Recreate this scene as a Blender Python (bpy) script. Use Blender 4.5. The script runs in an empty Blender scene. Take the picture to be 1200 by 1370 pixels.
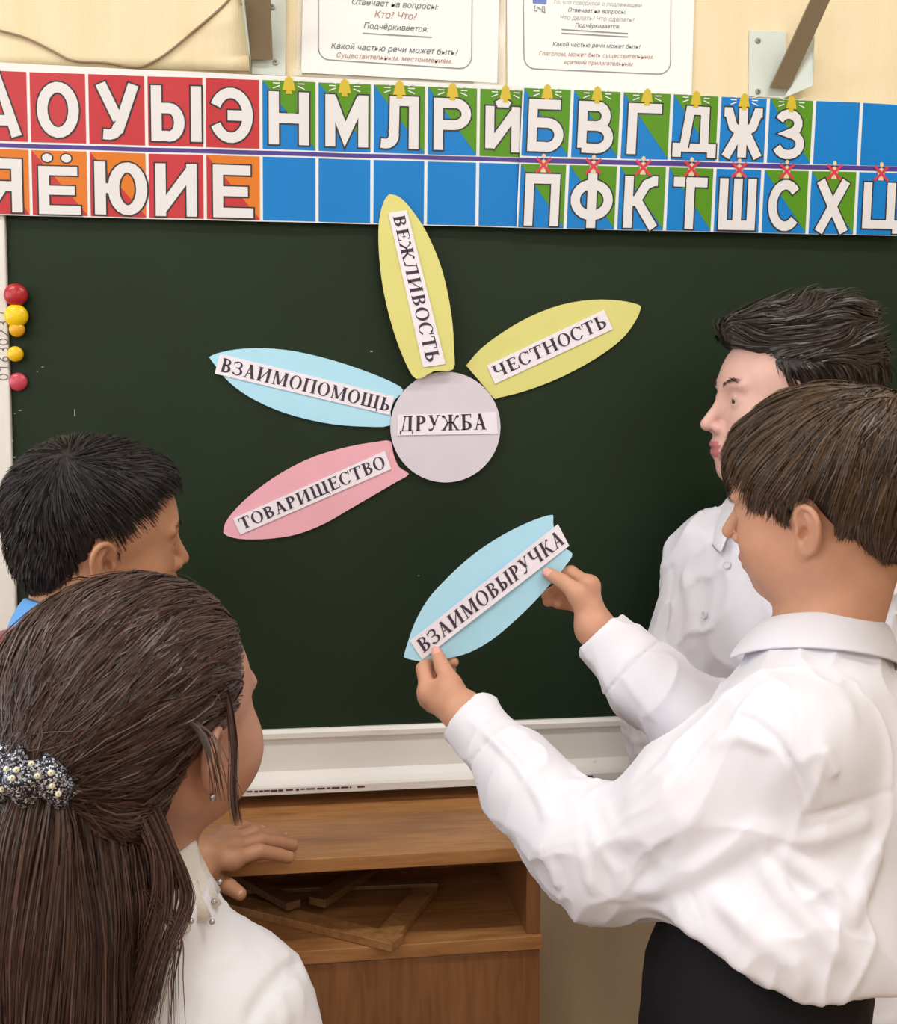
import bpy, bmesh, math, random
import numpy as np
from math import sin, cos, tan, pi, radians, sqrt, hypot
from mathutils import Vector, Matrix

scene = bpy.context.scene
COL = scene.collection
random.seed(7)
RNG = np.random.default_rng(11)

# ------------------------------------------------------------------ camera
W_PX, H_PX, F_PX = 1200.0, 1370.0, 1500.0
CAM = np.array([0.0, -1.62, 1.42])
YAW, PITCH, ROLL = radians(7.83), radians(3.95), radians(0.14)
_f = np.array([sin(YAW)*cos(PITCH), cos(YAW)*cos(PITCH), -sin(PITCH)])
_r = np.array([cos(YAW), -sin(YAW), 0.0]); _d = np.cross(_f, _r)
_r2 = cos(ROLL)*_r + sin(ROLL)*_d; _d2 = -sin(ROLL)*_r + cos(ROLL)*_d
cam_data = bpy.data.cameras.new('camera'); cam = bpy.data.objects.new('camera', cam_data)
COL.objects.link(cam); scene.camera = cam
cam_data.sensor_fit = 'HORIZONTAL'; cam_data.sensor_width = 36.0
cam_data.lens = F_PX/W_PX*36.0; cam_data.clip_start = 0.05
cam.matrix_world = Matrix(((_r2[0], -_d2[0], -_f[0], CAM[0]), (_r2[1], -_d2[1], -_f[1], CAM[1]),
                           (_r2[2], -_d2[2], -_f[2], CAM[2]), (0, 0, 0, 1)))

# ------------------------------------------------------------------ world, lights, exposure
world = bpy.data.worlds.new('world'); scene.world = world; world.use_nodes = True
world.node_tree.nodes['Background'].inputs[0].default_value = (0.80, 0.90, 1.0, 1)
world.node_tree.nodes['Background'].inputs[1].default_value = 1.5
vs = scene.view_settings
vs.view_transform = 'Standard'; vs.look = 'None'; vs.gamma = 1.0; vs.use_curve_mapping = False
vs.exposure = 0.0
scene.display_settings.display_device = 'sRGB'
try:
    scene.cycles.use_denoising = True
    scene.cycles.max_bounces = 6
except Exception: pass
ROOM = dict(x0=-2.6, x1=3.2, y0=-5.2, z1=3.1)
def area_light(name, loc, target, sx, sy, power, col):
    l = bpy.data.lights.new(name, 'AREA'); l.shape = 'RECTANGLE'; l.size = sx; l.size_y = sy
    l.energy = power; l.color = col
    o = bpy.data.objects.new(name, l); COL.objects.link(o); o.location = loc
    o.rotation_euler = (Vector(target)-Vector(loc)).to_track_quat('-Z', 'Y').to_euler()
    return o
# daylight coming through the three windows of the left wall
for wy in (-4.2, -2.5, -0.95):
    area_light('window_light', (ROOM['x0']+0.06, wy, 1.75), (ROOM['x0']+1, wy, 1.60), 1.15, 1.4, 18, (0.86, 0.93, 1.0))

# ------------------------------------------------------------------ projection helpers (pixel -> point of a plane / at a depth)
def ray(px, py):
    return _f + (px-W_PX/2)/F_PX*_r2 + (py-H_PX/2)/F_PX*_d2
def at(px, py, Y=0.0):
    d = ray(px, py); return CAM + d*((Y-CAM[1])/d[1])
def atz(px, py, Z):
    d = ray(px, py); return CAM + d*((Z-CAM[2])/d[2])
def P(px, py, depth):
    return CAM + ray(px, py)*depth

# ------------------------------------------------------------------ materials
def srgb(r, g, b):
    f = lambda c: (c/255/12.92 if c/255 <= 0.04045 else ((c/255+0.055)/1.055)**2.4)
    return (f(r), f(g), f(b), 1.0)
MATS = {}
def mat(name, col, rough=0.6, spec=0.5, metal=0.0, noise=None, bump=None, sss=None, sheen=0, stretch=None, coat=0):
    """noise=(scale, amount) mottles the colour, bump=(scale, strength, distance)"""
    if name in MATS: return MATS[name]
    m = bpy.data.materials.new(name); m.use_nodes = True; nt = m.node_tree
    b = nt.nodes['Principled BSDF']
    b.inputs['Base Color'].default_value = col; b.inputs['Roughness'].default_value = rough
    b.inputs['Specular IOR Level'].default_value = spec; b.inputs['Metallic'].default_value = metal
    if coat: b.inputs['Coat Weight'].default_value = coat
    if sheen: b.inputs['Sheen Weight'].default_value = sheen
    if sss:
        b.inputs['Subsurface Weight'].default_value = sss[0]; b.inputs['Subsurface Radius'].default_value = (1, .35, .2)
        b.inputs['Subsurface Scale'].default_value = sss[1]
    if noise or bump:
        tc = nt.nodes.new('ShaderNodeTexCoord'); mp = nt.nodes.new('ShaderNodeMapping')
        nt.links.new(tc.outputs['Object'], mp.inputs[0])
        if stretch: mp.inputs['Scale'].default_value = stretch
    if noise:
        n = nt.nodes.new('ShaderNodeTexNoise'); n.inputs['Scale'].default_value = noise[0]; n.inputs['Detail'].default_value = 6
        nt.links.new(mp.outputs[0], n.inputs['Vector'])
        mx = nt.nodes.new('ShaderNodeMix'); mx.data_type = 'RGBA'
        c2 = noise[2] if len(noise) > 2 else tuple(c*(1-noise[1]) for c in col[:3])+(1,)
        mx.inputs['A'].default_value = col; mx.inputs['B'].default_value = c2
        cr = nt.nodes.new('ShaderNodeMapRange'); cr.inputs['From Min'].default_value = 0.35; cr.inputs['From Max'].default_value = 0.7
        nt.links.new(n.outputs['Fac'], cr.inputs['Value'])
        nt.links.new(cr.outputs[0], mx.inputs['Factor']); nt.links.new(mx.outputs['Result'], b.inputs['Base Color'])
    if bump:
        n2 = nt.nodes.new('ShaderNodeTexNoise'); n2.inputs['Scale'].default_value = bump[0]; n2.inputs['Detail'].default_value = 4
        nt.links.new(mp.outputs[0], n2.inputs['Vector'])
        bp = nt.nodes.new('ShaderNodeBump'); bp.inputs['Strength'].default_value = bump[1]; bp.inputs['Distance'].default_value = bump[2]
        nt.links.new(n2.outputs['Fac'], bp.inputs['Height']); nt.links.new(bp.outputs[0], b.inputs['Normal'])
    MATS[name] = m; return m

# ------------------------------------------------------------------ object helpers
def link_mesh(name, me, parent=None, m=None, smooth=False):
    o = bpy.data.objects.new(name, me); COL.objects.link(o)
    if parent: o.parent = parent
    for mm in (m if isinstance(m, (list, tuple)) else [m] if m else []): me.materials.append(mm)
    if smooth: me.polygons.foreach_set('use_smooth', [True]*len(me.polygons))
    return o
def tag(o, label=None, cat=None, group=None, kind=None):
    if label: o['label'] = label
    if cat: o['category'] = cat
    if group: o['group'] = group
    if kind: o['kind'] = kind
    return o
def thing(name, label, cat, loc=(0, 0, 0), group=None):
    o = bpy.data.objects.new(name, None); COL.objects.link(o); o.empty_display_size = 0.05
    return tag(o, label, cat, group)
class MB:
    """collects polygons and links them as one mesh object"""
    def __init__(s): s.v = []; s.f = []; s.m = []
    def poly(s, pts, m=0):
        n = len(s.v); s.v += [tuple(map(float, p)) for p in pts]; s.f.append(tuple(range(n, n+len(pts)))); s.m.append(m)
    def box(s, lo, hi, m=0):
        (a, b, c), (d, e, f) = lo, hi; n = len(s.v)
        s.v += [(a, b, c), (d, b, c), (d, e, c), (a, e, c), (a, b, f), (d, b, f), (d, e, f), (a, e, f)]
        for q in ((0, 3, 2, 1), (4, 5, 6, 7), (0, 1, 5, 4), (1, 2, 6, 5), (2, 3, 7, 6), (3, 0, 4, 7)):
            s.f.append(tuple(n+i for i in q)); s.m.append(m)
    def hexa(s, bot, top, m=0):
        """prism between two loops of equal length"""
        k = len(bot); n = len(s.v); s.v += [tuple(map(float, p)) for p in list(bot)+list(top)]
        s.f.append(tuple(n+i for i in reversed(range(k)))); s.m.append(m)
        s.f.append(tuple(n+k+i for i in range(k))); s.m.append(m)
        for i in range(k):
            j = (i+1) % k; s.f.append((n+i, n+j, n+k+j, n+k+i)); s.m.append(m)
    def tube(s, pts, r, seg=10, m=0, cap=True):
        pts = [Vector(p) for p in pts]; n0 = len(s.v); rr = r if isinstance(r, (list, tuple)) else [r]*len(pts)
        up = Vector((0, 0, 1))
        for i, p in enumerate(pts):
            t = (pts[min(i+1, len(pts)-1)]-pts[max(i-1, 0)]).normalized()
            if i == 0:
                u = t.cross(up if abs(t.z) < .9 else Vector((1, 0, 0))).normalized()
            else: u = (u - t*u.dot(t)).normalized()
            w = t.cross(u)
            for k in range(seg):
                a = 2*pi*k/seg; s.v.append(tuple(p+(u*cos(a)+w*sin(a))*rr[i]))
        for i in range(len(pts)-1):
            for k in range(seg):
                k2 = (k+1) % seg; a = n0+i*seg
                s.f.append((a+k, a+k2, a+seg+k2, a+seg+k)); s.m.append(m)
        if cap:
            s.f.append(tuple(n0+k for k in reversed(range(seg)))); s.m.append(m)
            s.f.append(tuple(n0+(len(pts)-1)*seg+k for k in range(seg))); s.m.append(m)
    def weld(s):
        key = {}; new = []; idx = []
        for v in s.v:
            k = (round(v[0], 6), round(v[1], 6), round(v[2], 6))
            if k not in key: key[k] = len(new); new.append(v)
            idx.append(key[k])
        s.v = new; s.f = [tuple(idx[i] for i in f) for f in s.f]; return s
    def build(s, name, m, parent=None, smooth=False, bevel=0):
        me = bpy.data.meshes.new(name); me.from_pydata(s.v, [], s.f)
        o = link_mesh(name, me, parent, m)
        if isinstance(m, (list, tuple)): me.polygons.foreach_set('material_index', s.m)
        if smooth: me.polygons.foreach_set('use_smooth', [True]*len(me.polygons))
        if bevel:
            b = o.modifiers.new('bevel', 'BEVEL'); b.width = bevel; b.segments = 2; b.limit_method = 'ANGLE'
        me.update(); return o
def lathe(mb, c, axis_y_profile, seg=32, m=0):
    """profile of (radius, y) turned round an axis along -Y through c (things sticking out of the wall)"""
    n0 = len(mb.v)
    for r, y in axis_y_profile:
        for k in range(seg):
            a = 2*pi*k/seg; mb.v.append((c[0]+r*cos(a), c[1]-y, c[2]+r*sin(a)))
    L = len(axis_y_profile)
    for i in range(L-1):
        for k in range(seg):
            k2 = (k+1) % seg; a = n0+i*seg
            mb.f.append((a+k, a+k2, a+seg+k2, a+seg+k)); mb.m.append(m)
    mb.f.append(tuple(n0+(L-1)*seg+k for k in range(seg))); mb.m.append(m)

# ------------------------------------------------------------------ room shell
m_wall = mat('cream_wallpaper', srgb(238, 222, 188), 0.85, 0.2, noise=(9, 0.10, srgb(234, 216, 178)), bump=(220, 0.25, 0.002), stretch=(3, 1, 0.35))
m_wall_shade = mat('shade_tan_wallpaper', srgb(226, 208, 178), 0.8, 0.2, noise=(6, 0.10), bump=(180, 0.3, 0.002), stretch=(3, 1, 0.35))  # wallpaper below the board, its shade put into a darker tan colour
m_side = mat('pale_wall_paint', srgb(225, 215, 190), 0.85, 0.2)
m_ceil = mat('white_ceiling_paint', srgb(238, 238, 235), 0.9, 0.2)
m_floor = mat('brown_floor_linoleum', srgb(150, 116, 86), 0.45, 0.4, noise=(12, 0.2))
m_white = mat('white_window_paint', srgb(235, 235, 232), 0.4)
X0, X1, Y0, Z1 = ROOM['x0'], ROOM['x1'], ROOM['y0'], ROOM['z1']
def slab(name, lo, hi, m, bevel=0):
    mb = MB(); mb.box(lo, hi); o = mb.build(name, m, bevel=bevel); return tag(o, kind='structure')
ZD = 0.96
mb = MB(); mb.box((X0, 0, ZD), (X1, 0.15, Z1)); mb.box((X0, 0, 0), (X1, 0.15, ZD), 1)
tag(mb.build('wall_front', [m_wall, m_wall_shade]), kind='structure')
slab('floor', (X0-.15, Y0-.15, -0.1), (X1+.15, 0.15, 0), m_floor)
slab('ceiling', (X0-.15, Y0-.15, Z1), (X1+.15, 0.15, Z1+.1), m_ceil)
slab('wall_right', (X1, Y0, 0), (X1+.15, 0.15, Z1), m_side)
slab('wall_back', (X0, Y0-.15, 0), (X1, Y0, Z1), m_side)
# left wall with three window openings
mb = MB(); wins = [(-4.85, -3.55), (-3.15, -1.85), (-1.60, -0.30)]; zb, zt = 0.95, 2.6
mb.box((X0-.15, Y0, 0), (X0, 0.15, zb)); mb.box((X0-.15, Y0, zt), (X0, 0.15, Z1))
e = [Y0]+[v for w in wins for v in w]+[0.15]
for i in range(0, len(e), 2): mb.box((X0-.15, e[i], zb), (X0, e[i+1], zt))
tag(mb.build('wall_left', m_side), kind='structure')
m_glass = mat('window_glass', (1, 1, 1, 1), 0.02); m_glass.node_tree.nodes['Principled BSDF'].inputs['Transmission Weight'].default_value = 1
for i, (a, b) in enumerate(wins):
    fr = MB(); x = X0-.09
    for y0, y1, z0, z1 in ((a, b, zb, zb+.06), (a, b, zt-.06, zt), (a, a+.06, zb, zt), (b-.06, b, zb, zt), ((a+b)/2-.03, (a+b)/2+.03, zb, zt)):
        fr.box((x, y0, z0), (x+.06, y1, z1))
    w = tag(fr.build('window_%d' % (i+1), m_white), kind='structure')
    for p0, p1 in ((a+.06, (a+b)/2-.03), ((a+b)/2+.03, b-.06)):
        g = MB(); g.box((x+.025, p0, zb+.06), (x+.031, p1, zt-.06)); g.build('pane', m_glass, w)
# ceiling lamps of the classroom
m_lamp = bpy.data.materials.new('fluorescent_diffuser'); m_lamp.use_nodes = True
_b = m_lamp.node_tree.nodes['Principled BSDF']; _b.inputs['Emission Color'].default_value = (1, .97, .9, 1); _b.inputs['Emission Strength'].default_value = 1.5
lamp_spots = [(-1.3, -1.0), (0.9, -1.0), (-1.3, -2.9), (0.9, -2.9), (0.9, -4.5), (-1.3, -4.5)]
lamp_where = ['above the left end of the chalkboard', 'above the right end of the chalkboard', 'left side over the middle of the room',
              'right side over the middle of the room', 'right side by the back wall', 'left side by the back wall']
for (lx, ly), wh in zip(lamp_spots, lamp_where):
    t = thing('ceiling_lamp', 'long white fluorescent ceiling lamp, '+wh, 'lamp', group='ceiling lamps')
    b = MB(); b.box((lx-.62, ly-.11, Z1-.07), (lx+.62, ly+.11, Z1-.0005)); b.build('housing', m_white, t, bevel=.008)
    b = MB(); b.box((lx-.59, ly-.09, Z1-.082), (lx+.59, ly+.09, Z1-.0705)); b.build('diffuser', m_lamp, t)
    a = area_light('lamp_light', (lx, ly, Z1-.10), (lx, ly, 0), 1.15, .2, 17.5, (1.0, 0.985, 0.97)); a.parent = t

# ------------------------------------------------------------------ chalkboard
YB = -0.035                                        # face of the writing surface
m_board = mat('green_chalkboard_enamel', srgb(24, 39, 23), 0.5, 0.22, noise=(3.5, 0.12, srgb(30, 46, 29)), bump=(400, 0.05, 0.0005))
m_frame = mat('white_enamelled_metal', srgb(226, 222, 216), 0.35, 0.5, noise=(14, 0.04))
tl, bl_ = at(10, 280, YB), at(21, 800, YB)
xl = (tl[0]+bl_[0])/2
zbot = at(600, 970, YB)[2]; ztop = at(400, 250, YB)[2]; xr = at(1195, 700, YB)[0]+0.75
board = thing('chalkboard', 'dark green chalkboard in a white metal frame behind the children', 'chalkboard')
b = MB(); b.box((xl-.004, YB, zbot-.004), (xr, -0.0005, ztop)); b.build('writing_surface', m_board, board)
b = MB(); b.box((xl-.028, YB-.008, zbot-.02), (xl, -0.0005, ztop)); b.build('frame_rail', m_frame, board, bevel=.002)
b = MB(); b.box((xr, YB-.008, zbot-.02), (xr+.028, -0.0005, ztop)); b.build('frame_rail', m_frame, board, bevel=.002)
b = MB(); b.box((xl-.028, YB-.008, ztop), (xr+.028, -0.0005, ztop+.025)); b.build('frame_rail', m_frame, board, bevel=.002)
# bottom rail with chalk tray: an extruded profile (y, z)
prof = [(YB-.0006, zbot+.004), (YB-.006, zbot+.004), (YB-.010, zbot-.001), (YB-.010, zbot-.008), (YB-.005, zbot-.012), (YB-.005, zbot-.056),
        (YB-.012, zbot-.066), (YB-.030, zbot-.070), (YB-.034, zbot-.067), (YB-.036, zbot-.070), (YB-.036, zbot-.080), (YB-.020, zbot-.082), (-.001, zbot-.082), (-.001, zbot-.0045)]
b = MB(); b.hexa([(xl-.028, y, z) for y, z in prof], [(xr+.028, y, z) for y, z in prof]); b.build('chalk_tray', m_frame, board)
for px, py in ((431, 1043), (472, 1042), (794, 1021)):
    b = MB(); c = at(px, py, YB-.006); lathe(b, c, [(.0055, -.002), (.0055, .002), (.004, .003), (.001, .0035)], 16); b.build('screw_cap', m_frame, board, smooth=True)
# worn purple paint along the tray lip
m_purple = mat('purple_paint_wear', srgb(84, 40, 70), 0.7)
for (xa, xb_) in ((330, 470), (478, 490), (752, 795)):
    x = xa; b = MB()
    while x < xb_:
        w = random.uniform(4, 14); p0, p1 = at(x, 1050, YB-.0365)[0], at(min(x+w, xb_), 1050, YB-.0365)[0]
        h = random.uniform(.0008, .002); b.box((p0, YB-.0366, zbot-.0735-h), (p1, YB-.0355, zbot-.0725)); x += w+random.uniform(1, 4)
    b.build('paint_wear', m_purple, board)['kind'] = 'stuff'
# pencilled digits running up the left rail
def strip2d(pts, w, closed=False, ext=0.0, tw=None):
    """a mitred band of width w round a 2-D polyline; returns quads"""
    p = [np.array(q, float) for q in pts]
    if closed: p = p+[p[0]]
    if ext and not closed:
        a = p[0]-p[1]; p[0] = p[0]+a/np.hypot(*a)*ext; a = p[-1]-p[-2]; p[-1] = p[-1]+a/np.hypot(*a)*ext
    n = len(p); L = []; R = []
    for i in range(n):
        if closed: d0 = p[i]-p[i-1 if i else n-2]; d1 = p[i+1 if i < n-1 else 1]-p[i]
        else:
            d0 = p[i]-p[i-1] if i else p[1]-p[0]; d1 = p[i+1]-p[i] if i < n-1 else p[i]-p[i-1]
        d0 = d0/np.hypot(*d0); d1 = d1/np.hypot(*d1)
        n0 = np.array([-d0[1], d0[0]]); n1 = np.array([-d1[1], d1[0]]); m = n0+n1; k = np.hypot(*m)
        m = m/k if k > 1e-6 else n0
        q = min(1/max(m@n0, .3), 2.6)*w/2
        L.append(p[i]+m*q); R.append(p[i]-m*q)
    return [[L[i], R[i], R[i+1], L[i+1]] for i in range(n-1)]
def arcpts(cx, cy, rx, ry, a0, a1, n=14):
    return [(cx+rx*cos(radians(a0+(a1-a0)*i/n)), cy+ry*sin(radians(a0+(a1-a0)*i/n))) for i in range(n+1)]
m_ink = mat('grey_pencil', srgb(110, 100, 105), 0.8)
DIG = {'0': [arcpts(.35, .5, .3, .48, 0, 350)], '1': [[(.1, .75), (.45, 1), (.4, 0)]], '6': [[(.6, 1), (.2, .6)]+arcpts(.35, .28, .25, .26, 150, 500)],
       '3': [arcpts(.3, .75, .25, .24, 140, -90)+arcpts(.3, .27, .3, .27, 80, -140)], '2': [arcpts(.3, .75, .27, .24, 160, -20)+[(.05, .02), (.6, .02)]],
       '7': [[(.05, .95), (.6, .97), (.25, 0)]]}
b = MB()
for ch, yy in zip('01630237', (505, 493, 481, 469, 458, 446, 434, 421)):
    c = at(4.5, yy, YB-.0084)
    for s in DIG[ch]:
        for q in strip2d([(-(v-.5)*.0125, (u-.3)*.0125) for u, v in s], .0012): b.poly([(c[0]+x, YB-.0085, c[2]+z) for x, z in q])
b.build('pencil_digits', m_ink, board)

m_chalk = mat('chalk_dust', srgb(170, 178, 168), .9)
b = MB()
for px, py, w_, h_ in ((19, 612, 3, 2), (27, 549, 4, 1), (20, 553, 2, 1.5), (57, 491, 3, 1), (50, 497, 2, 1), (17, 590, 1.5, 4), (100, 552, 1.2, 10), (497, 470, 3, 2), (560, 770, 2, 1), (18, 640, 1.5, 1.5)):
    c = at(px, py, YB-.0003); k = .0011; b.poly([(c[0]-w_*k/2, c[1], c[2]-h_*k/2), (c[0]+w_*k/2, c[1], c[2]-h_*k/3), (c[0]+w_*k/3, c[1], c[2]+h_*k/2), (c[0]-w_*k/2, c[1], c[2]+h_*k/3)])
b.build('chalk_specks', m_chalk, board)['kind'] = 'stuff'
# round magnets at the left edge of the board
for px, py, r, col, lab in ((21, 394.5, 14.3, (176, 32, 44), 'red round magnet, topmost of the column on the board edge'),
        (21.5, 422.5, 14.4, (240, 200, 10), 'large yellow round magnet just below the red one'),
        (22.5, 440.5, 9.6, (226, 168, 20), 'small amber magnet half tucked under the large yellow one'),
        (20.5, 473.5, 9.6, (236, 190, 20), 'small yellow round magnet standing alone above the pink one'),
        (24, 511, 11.5, (196, 66, 88), 'pink round magnet, lowest of the column on the board edge')):
    yf = YB-.0082 if px < 24 else YB-.0002
    c = at(px, py, yf-.004); c = np.array([c[0], yf, c[2]]); rr = r/F_PX*1.60
    b = MB(); big = r > 14; dome = .009 if big else .006
    pr = [(rr*.96, 0), (rr, .0015), (rr, .004)]+[(rr*cos(radians(a)), .004+dome*sin(radians(a))) for a in (10, 20, 32, 45, 58, 70, 80, 87)]
    lathe(b, c, pr, 32); o = b.build('magnet', mat('magnet_plastic_%d_%d' % (col[0], col[1]), srgb(*col), 0.28, 0.5), smooth=True)
    tag(o, lab, 'magnet', 'magnets on the board edge')

# ------------------------------------------------------------------ stroke letters
def quads(glyph, s, e):
    out = []
    for st in glyph:
        pts, cl = (st[1:], True) if st[0] == 'c' else (st, False)
        out += strip2d(pts, s+2*e, cl, e)
    return out
def sans(ch):
    W = .74; s = .185; h = s/2; l, r, b, t, m = h, W-h, h, 1-h, .5
    A = arcpts
    D = {
     'А': [[(l-.02, 0), (W/2, t+.05), (r+.02, 0)], [(.2, .28), (W-.2, .28)]],
     'О': [['c']+A(W/2, .5, W/2-h, .5-h, 0, 345, 22)],
     'У': [[(l, 1), (W/2+.02, .36)], [(r+.02, 1), (.40, .20)]+A(.22, .22, .16, .135, -10, -100, 5)+[(.13, h)]],
     'Ы': [[(l, 1), (l, h), (l+.18, h)]+A(.32, .34, .18, .255, -90, 90, 10)+[(l, .595)], [(W+.06, 0), (W+.06, 1)]],
     'Э': [A(W/2-.03, .5, W/2-h+.03, .5-h, 155, -155, 22), [(.28, .5), (r, .5)]],
     'Н': [[(l, 0), (l, 1)], [(r, 0), (r, 1)], [(l, .5), (r, .5)]],
     'М': [[(l+.01, 0), (l+.01, .99)], [(W-.02, 0), (W-.02, .99)], [(l+.03, .93), (W/2+.01, .24), (W-.05, .93)]],
     'Л': [[(r, 0), (r, t), (.28, t), (.27, .35)]+A(.12, .26, .15, .175, 20, -90, 6)+[(0.02, h)]],
     'Р': [[(l, 0), (l, t), (.38, t)]+A(.40, .70, .25, .215, 90, -90, 10)+[(l, .485)]],
     'Й': [[(l, 1-.12), (l, .06)], [(r, .88), (r, 0)], [(l+.02, .10), (r-.02, .78)], [(W/2-.09, 1.01), (W/2-.06, .955), (W/2+.06, .955), (W/2+.09, 1.01)]],
     'И': [[(l, 1), (l, 0)], [(r, 1), (r, 0)], [(l+.01, .12), (r-.01, .88)]],
     'Я': [[(r, 0), (r, t), (.36, t)]+A(.34, .70, .25, .215, 90, 270, 10)+[(r, .485)], [(.38, .46), (l, 0)]],
     'Е': [[(W-.05, t), (l, t), (l, h), (W, h)], [(l, .5), (W-.1, .5)]],
     'Ю': [[(l, 0), (l, 1)], [(l, .5), (.3, .5)], ['c']+A(.55, .5, .235, .5-h, 0, 345, 20)],
     'Б': [[(W-.08, t), (l, t), (l, h), (.36, h)]+A(.40, .32, .25, .235, -90, 90, 10)+[(l, .555)]],
     'В': [[(l, h), (l, t), (.36, t)]+A(.38, .72, .20, .195, 90, -90, 8)+[(l, .525)], [(.3, .525)]+A(.40, .305, .25, .22, 90, -90, 10)+[(l-.0, h)]],
     'Г': [[(l, 0), (l, t), (W-.05, t)]],
     'Д': [[(.0, -.12), (0, h), (W+.02, h), (W+.02, -.12)], [(.15, h), (.26, t), (r-.06, t), (r-.06, h)]],
     'Ж': [[(W/2, 0), (W/2, 1)], [(-.04, t), (.06, t), (.16, .62), (.3, .52)], [(W+.04, t), (W-.06, t), (W-.16, .62), (W-.3, .52)],
           [(.3, .5), (.02, 0)], [(W-.3, .5), (W-.02, 0)]],
     'З': [A(W/2-.04, .72, .22, .195, 160, -90, 12)+A(W/2-.03, .305, .27, .22, 88, -160, 12)],
     'П': [[(l, 0), (l, t), (r, t), (r, 0)]],
     'Ф': [[(W/2, -.02), (W/2, 1.03)], ['c']+A(W/2, .52, .34, .30, 0, 345, 20)],
     'К': [[(l, 0), (l, 1)], [(l, .52), (.26, .52), (.46, .84), (.62, t), (.70, t)], [(.27, .54), (r, 0)]],
     'Т': [[(0, t), (W, t)], [(W/2, 0), (W/2, 1)]],
     'Ш': [[(l-.03, 1), (l-.03, h), (W+.03-h, h), (W+.03-h, 1)], [(W/2, 0.02), (W/2, 1)]],
     'С': [A(W/2+.01, .5, W/2-h+.01, .5-h, 42, 318, 20)],
     'Х': [[(l, 0), (r, 1)], [(l, 1), (r, 0)]],
     'Ц': [[(l, 1), (l, h), (r-.02, h), (r-.02, 1)], [(r-.05, h), (W+.04, h), (W+.04, -.10)]],
    }
    D['Ё'] = D['Е']
    return D[ch], s
def bilin(q, u, v):
    """q = corners (bottom-left, bottom-right, top-right, top-left)"""
    a, b, c, d = q; return (a*(1-u)+b*u)*(1-v)+(d*(1-u)+c*u)*v
C_RED = mat('poster_red', srgb(190, 40, 50), 0.35, 0.45); C_ORG = mat('poster_orange', srgb(216, 118, 28), 0.4, .35)
C_BLU = mat('poster_blue', srgb(0, 122, 200), 0.42, .3); C_GRN = mat('poster_green', srgb(84, 142, 20), 0.42, .3)
C_PUR = mat('poster_purple', srgb(70, 48, 138), 0.4); C_PAP = mat('poster_white', srgb(232, 232, 232), 0.35)
C_LET = mat('poster_letter_white', srgb(222, 220, 222), 0.45); C_BLK = mat('poster_black', srgb(38, 32, 36), 0.4)
C_YEL = mat('poster_yellow', srgb(206, 180, 40), 0.4); C_CRS = mat('poster_cross_red', srgb(205, 50, 70), 0.4); C_PIN = mat('poster_bell_cream', srgb(225, 200, 160), .4)
def lin(xs, ys):
    def f(x):
        i = max(0, min(len(xs)-2, int(np.searchsorted(xs, x))-1)); return ys[i]+(ys[i+1]-ys[i])*(x-xs[i])/(xs[i+1]-xs[i])
    return f
def ripple(p, amp=.0012):
    return np.array([p[0], p[1]-amp*(1+sin(p[0]*21+p[2]*5)*.5+sin(p[0]*47+1.3)*.5), p[2]])
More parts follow.
